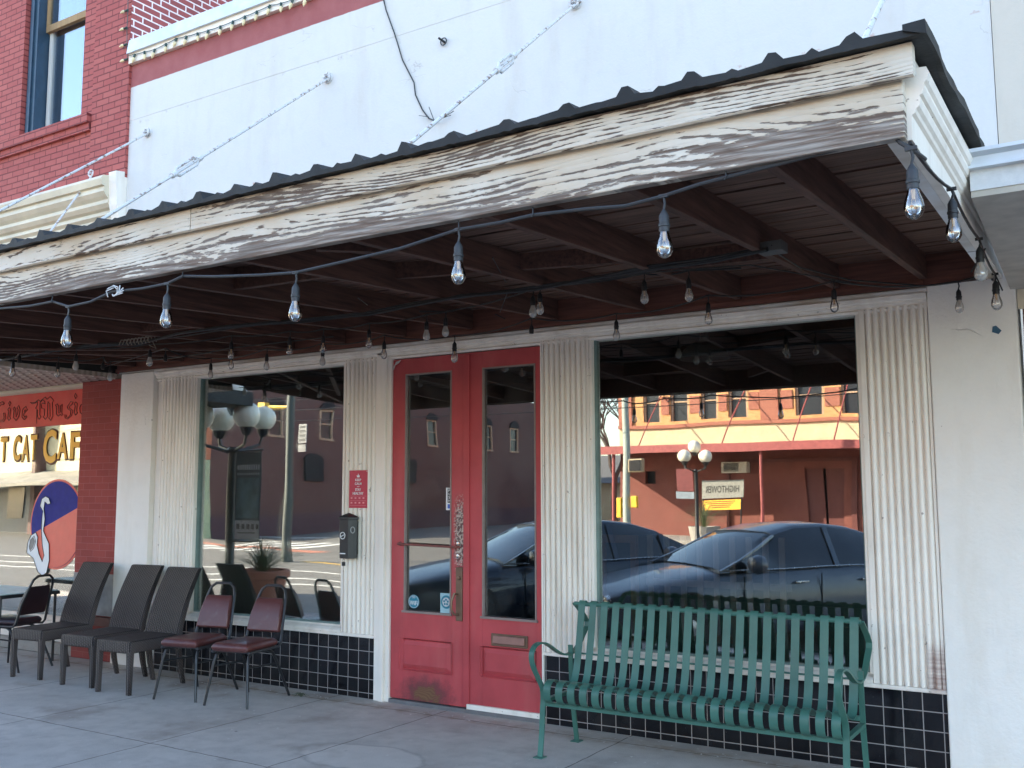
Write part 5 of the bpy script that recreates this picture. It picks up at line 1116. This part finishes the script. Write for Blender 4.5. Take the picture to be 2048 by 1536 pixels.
# ---------------- cars
def car(label,nx,ny,th,Lc,paint,name='parked_sedan',h=1.42,W=1.8,HL=1.65):
    # local frame: nose toward -x, near side at +y side (towards the shops)
    t=thing(name,label,'car',(nx,ny,SZ),-R(th),'cars parked nose in at an angle'); x=y=z0=0.; hw=W/2
    def C_(u): return (x+HL*u/.34 if u<.34 else x+HL+(u-.34)/.66*(Lc-HL))   # u from 0 (nose) to 1 (tail)
    st=[(0,.58,.30,.62,.60),(.015,.74,.22,.68,.655),(.05,.88,.18,.75,.70),(.12,.96,.16,.82,.74),(.2,1.,.16,.89,.80),(.30,1.,.16,.955,.86),(.42,1.,.16,.99,.88),(.58,1.,.16,1.0,.89),(.72,1.,.16,1.01,.90),(.82,.99,.17,1.04,.90),(.92,.95,.2,1.05,.88),(.98,.86,.26,1.0,.84),(1,.74,.34,.9,.78)]
    secs=[]
    for u,wf,zl,zt,zs in st:
        w=hw*wf; X_=C_(u); k=h/1.42
        secs.append([(X_,y-w*.93,z0+zl),(X_,y-w,z0+zl+.12),(X_,y-w*1.0,z0+.55),(X_,y-w*.965,z0+zs*k),(X_,y-w*.80,z0+(zt*.985)*k),(X_,y,z0+(zt+.02)*k),(X_,y+w*.80,z0+(zt*.985)*k),(X_,y+w*.965,z0+zs*k),(X_,y+w,z0+.55),(X_,y+w,z0+zl+.12),(X_,y+w*.93,z0+zl)])
    b=MB(); b.loft(secs); body=b.build('body',paint,t,smooth=True,sub=2,ang=80,local=True)
    gs=[(.285,.955,.83),(.34,1.06,.82),(.40,1.20,.77),(.455,1.33,.70),(.53,1.40,.665),(.62,1.41,.66),(.70,1.375,.665),(.78,1.27,.70),(.85,1.12,.77),(.90,1.04,.82)]
    secs=[];roof=[]
    for u,zt,wt in gs:
        X_=C_(u); zb=z0+.93; k=h/1.42; zz=z0+zt*k; w0=hw*.90; wt=hw*(.90-(.90-wt*.97)*min(1,(zt-.93)/.47)*1.0) 
        secs.append([(X_,y-w0,zb-.03),(X_,y-wt,zz-.03),(X_,y-wt*.8,zz),(X_,y,zz+.015),(X_,y+wt*.8,zz),(X_,y+wt,zz-.03),(X_,y+w0,zb-.03)])
        if .44<u<.80: roof.append([(X_,y-wt-.008,zz-.065),(X_,y-wt*.98,zz-.018),(X_,y-wt*.8,zz+.012),(X_,y,zz+.03),(X_,y+wt*.8,zz+.012),(X_,y+wt*.98,zz-.018),(X_,y+wt+.008,zz-.065),(X_,y,zz-.02)])
    b=MB(); b.loft(secs); b.build('window_glass',M['carglass'],t,smooth=True,ang=60)
    b=MB(); b.loft(roof); b.build('roof',paint,t,smooth=True,ang=60)
    for s_ in (-1,1):
        b=MB(); P=[]
        def gp(i,e=.006): q=secs[i][5 if s_>0 else 1]; return Vector((q[0],q[1]+s_*e,q[2]))
        P=[Vector((secs[0][6][0],y+s_*(hw*.9+.006),z0+.92))]+[gp(i) for i in (1,2,3)]
        b.strip(P,.05,.02,(0,s_,.0)); 
        for ii in (5,7): q=gp(ii); b.bar(q+Vector((0,0,-.0)),(q.x+.02,y+s_*(hw*.9+.005),z0+.92),.07,.015,(0,1,0))
        b.build('pillar',paint,t)
        b=MB(); b.tube([Vector((secs[0][6][0],y+s_*(hw*.905+.006),z0+.925)),Vector((secs[9][6][0],y+s_*(hw*.905+.006),z0+.945))],.009,5); b.build('chrome_strip',M['chrome'],t)
        b=MB(); b.lathe([(.02,-.09),(.09,-.07),(.115,0),(.1,.06),(.03,.08)],(C_(.365),y+s_*(hw+.08),z0+1.0),12,'x'); b.build('mirror',paint,t,smooth=True)
        b=MB()
        for u in (.34,.56,.75): b.box(C_(u)-.004,C_(u)+.004,y+s_*(hw-.01),y+s_*(hw+.004),z0+.3,z0+.86)
        b.build('door_gap',DK,t)
        for u in (.50,.70): b=MB(); b.box(C_(u)-.09,C_(u)+.09,y+s_*(hw*.985),y+s_*(hw+.02),z0+.765,z0+.79); b.build('door_handle',M['chrome'],t,bevel=.006)
        for u in (.19,.79):
            b=MB(); b.lathe([(.36,-.02),(.37,.012)],(C_(u),y+s_*(hw-.005) ,z0+.35),28,'y'); b.build('wheel_arch',DK,t)
            b=MB(); b.lathe([(.2,-.1),(.30,-.11),(.33,-.07),(.33,.07),(.30,.105),(.2,.10)],(C_(u),y+s_*(hw-.085),z0+.33),28,'y'); w_=b.build('wheel',M['black'],t,smooth=True)
            b=MB(); b.lathe([(.2,.0),(.2,s_*.09),(.18,s_*.085),(.05,s_*.1),(.02,s_*.105)],(C_(u),y+s_*(hw-.08),z0+.33),20,'y'); b.build('rim',plain('alloy',(.4,.4,.42),.35,.8),w_,smooth=True)
        b=MB(); b.lathe([(.02,-.03),(.09,-.02),(.1,.03),(.05,.08)],(C_(.015),y+s_*hw*.62,z0+.58),12,'x'); b.build('headlight',M['chrome'],t,smooth=True)
    b=MB(); b.box(C_(0)-.01,C_(0)+.05,y-.35,y+.35,z0+.32,z0+.52); b.build('grille',DK,t)
    for ch in t.children: ch.location=(0,0,0)
    return t
M['carglass']=NT('dark_car_glass').done((.01,.012,.016),.03,0,.8)
def carpaint(nm,c): 
    n=NT(nm); n.b.inputs['Coat Weight'].default_value=.5; n.b.inputs['Coat Roughness'].default_value=.03; return n.done(n.mix(n.ramp(n.noise(400,detail=1),.4,.6),mul(c,.9),mul(c,1.1)),.4,.1)
car('slate grey sedan parked nose in, filling the lower right window reflection',-5.53,-3.92,53,4.75,carpaint('slate_car_paint',(.075,.09,.115)))
car('near black blue sedan parked left of the grey one, reflected through the door glass',-8.19,-3.55,57,4.8,carpaint('black_blue_car_paint',(.012,.018,.035)),'parked_saloon',h=1.44)
# ================================================================== INSIDE THE SHOP
t=thing('pendant_lamp','wide metal pendant lamp hanging inside behind the right window','lamp',(-2.96,1.5,2.7))
b=MB(); b.lathe([(.205,2.69),(.2,2.705),(.17,2.77),(.10,2.82),(.04,2.84),(.03,2.9)],(-2.96,1.5,0),28); b.build('lamp_shade',plain('grey_shade',(.22,.22,.22),.5),t,smooth=True)
b=MB(); b.lathe([(.195,2.692),(.16,2.75),(.03,2.8)],(-2.96,1.5,0),28); b.build('shade_lining',M['pwhite'],t,smooth=True)
b=MB(); b.tube([(-2.96,1.5,2.9),(-2.96,1.5,3.2)],.008,6); b.build('cord',M['black'],t)
t=thing('wooden_cabinet','brown wooden framed glass door cabinet standing inside behind the right window','cabinet',(-3.1,.8,.02))
wd=wood('brown_frame_wood',(.30,.13,.07),(.2,.08,.045),2)
xa,xb=Y(1210,1100,.8).x,Y(1262,1100,.8).x
b=MB(); b.box(xa-.05,xa,.78,.83,.03,1.22); b.box(xb,xb+.05,.78,.83,.03,1.22); b.box(xa-.05,xb+.05,.78,.83,1.22,1.28); b.box(xa,xb,.78,.83,.03,.1); b.build('frame',wd,t,bevel=.004)
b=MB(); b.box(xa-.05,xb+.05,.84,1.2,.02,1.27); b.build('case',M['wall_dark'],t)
t=thing('slatted_screen','dark wooden slatted screen standing inside behind the right window','screen',(-2.4,.9,.02))
b=MB()
sm=wood('dull_slat_wood',(.3,.2,.17),(.2,.13,.12),2)
for k in range(9):
    q=Y(1300+k*33,1130,.9); b=MB(); b.box(q.x-.022,q.x+.022,.9,.915,.05,1.28); b.build('slat',sm,t)
b=MB(); b.box(Y(1290,1130,.9).x,Y(1580,1130,.9).x,.916,.93,.1,.16); b.box(Y(1290,1130,.9).x,Y(1580,1130,.9).x,.916,.93,.9,.95); b.build('rail',sm,t)
# ================================================================== LIGHT
AZ=(-.75,.50); EL=math.degrees(math.atan2(.42,math.hypot(*AZ)))
w=bpy.data.worlds.new('World'); sc.world=w; w.use_nodes=True; nt=w.node_tree; bg=nt.nodes['Background']
sky=nt.nodes.new('ShaderNodeTexSky'); sky.sky_type='NISHITA'; sky.sun_disc=False
D_=Vector((AZ[0],AZ[1],.42)).normalized()
sky.sun_elevation=math.asin(D_.z); sky.sun_rotation=math.atan2(D_.x,D_.y); sky.air_density=1.0; sky.dust_density=1.; sky.ozone_density=1.
nt.links.new(sky.outputs[0],bg.inputs[0]); bg.inputs[1].default_value=.15
L=bpy.data.lights.new('sun','SUN'); L.energy=5.; L.angle=R(.5); L.color=(1,.86,.68)
lo=bpy.data.objects.new('sun',L); COL.objects.link(lo); lo.rotation_euler=D_.to_track_quat('Z','Y').to_euler(); lo.location=(0,0,20)
vs_=sc.view_settings; vs_.view_transform='Standard'; vs_.look='None'; vs_.gamma=1; vs_.exposure=2.5
sc.cycles.use_denoising=True; sc.cycles.max_bounces=8; sc.cycles.diffuse_bounces=4; sc.cycles.transparent_max_bounces=12; sc.cycles.glossy_bounces=5
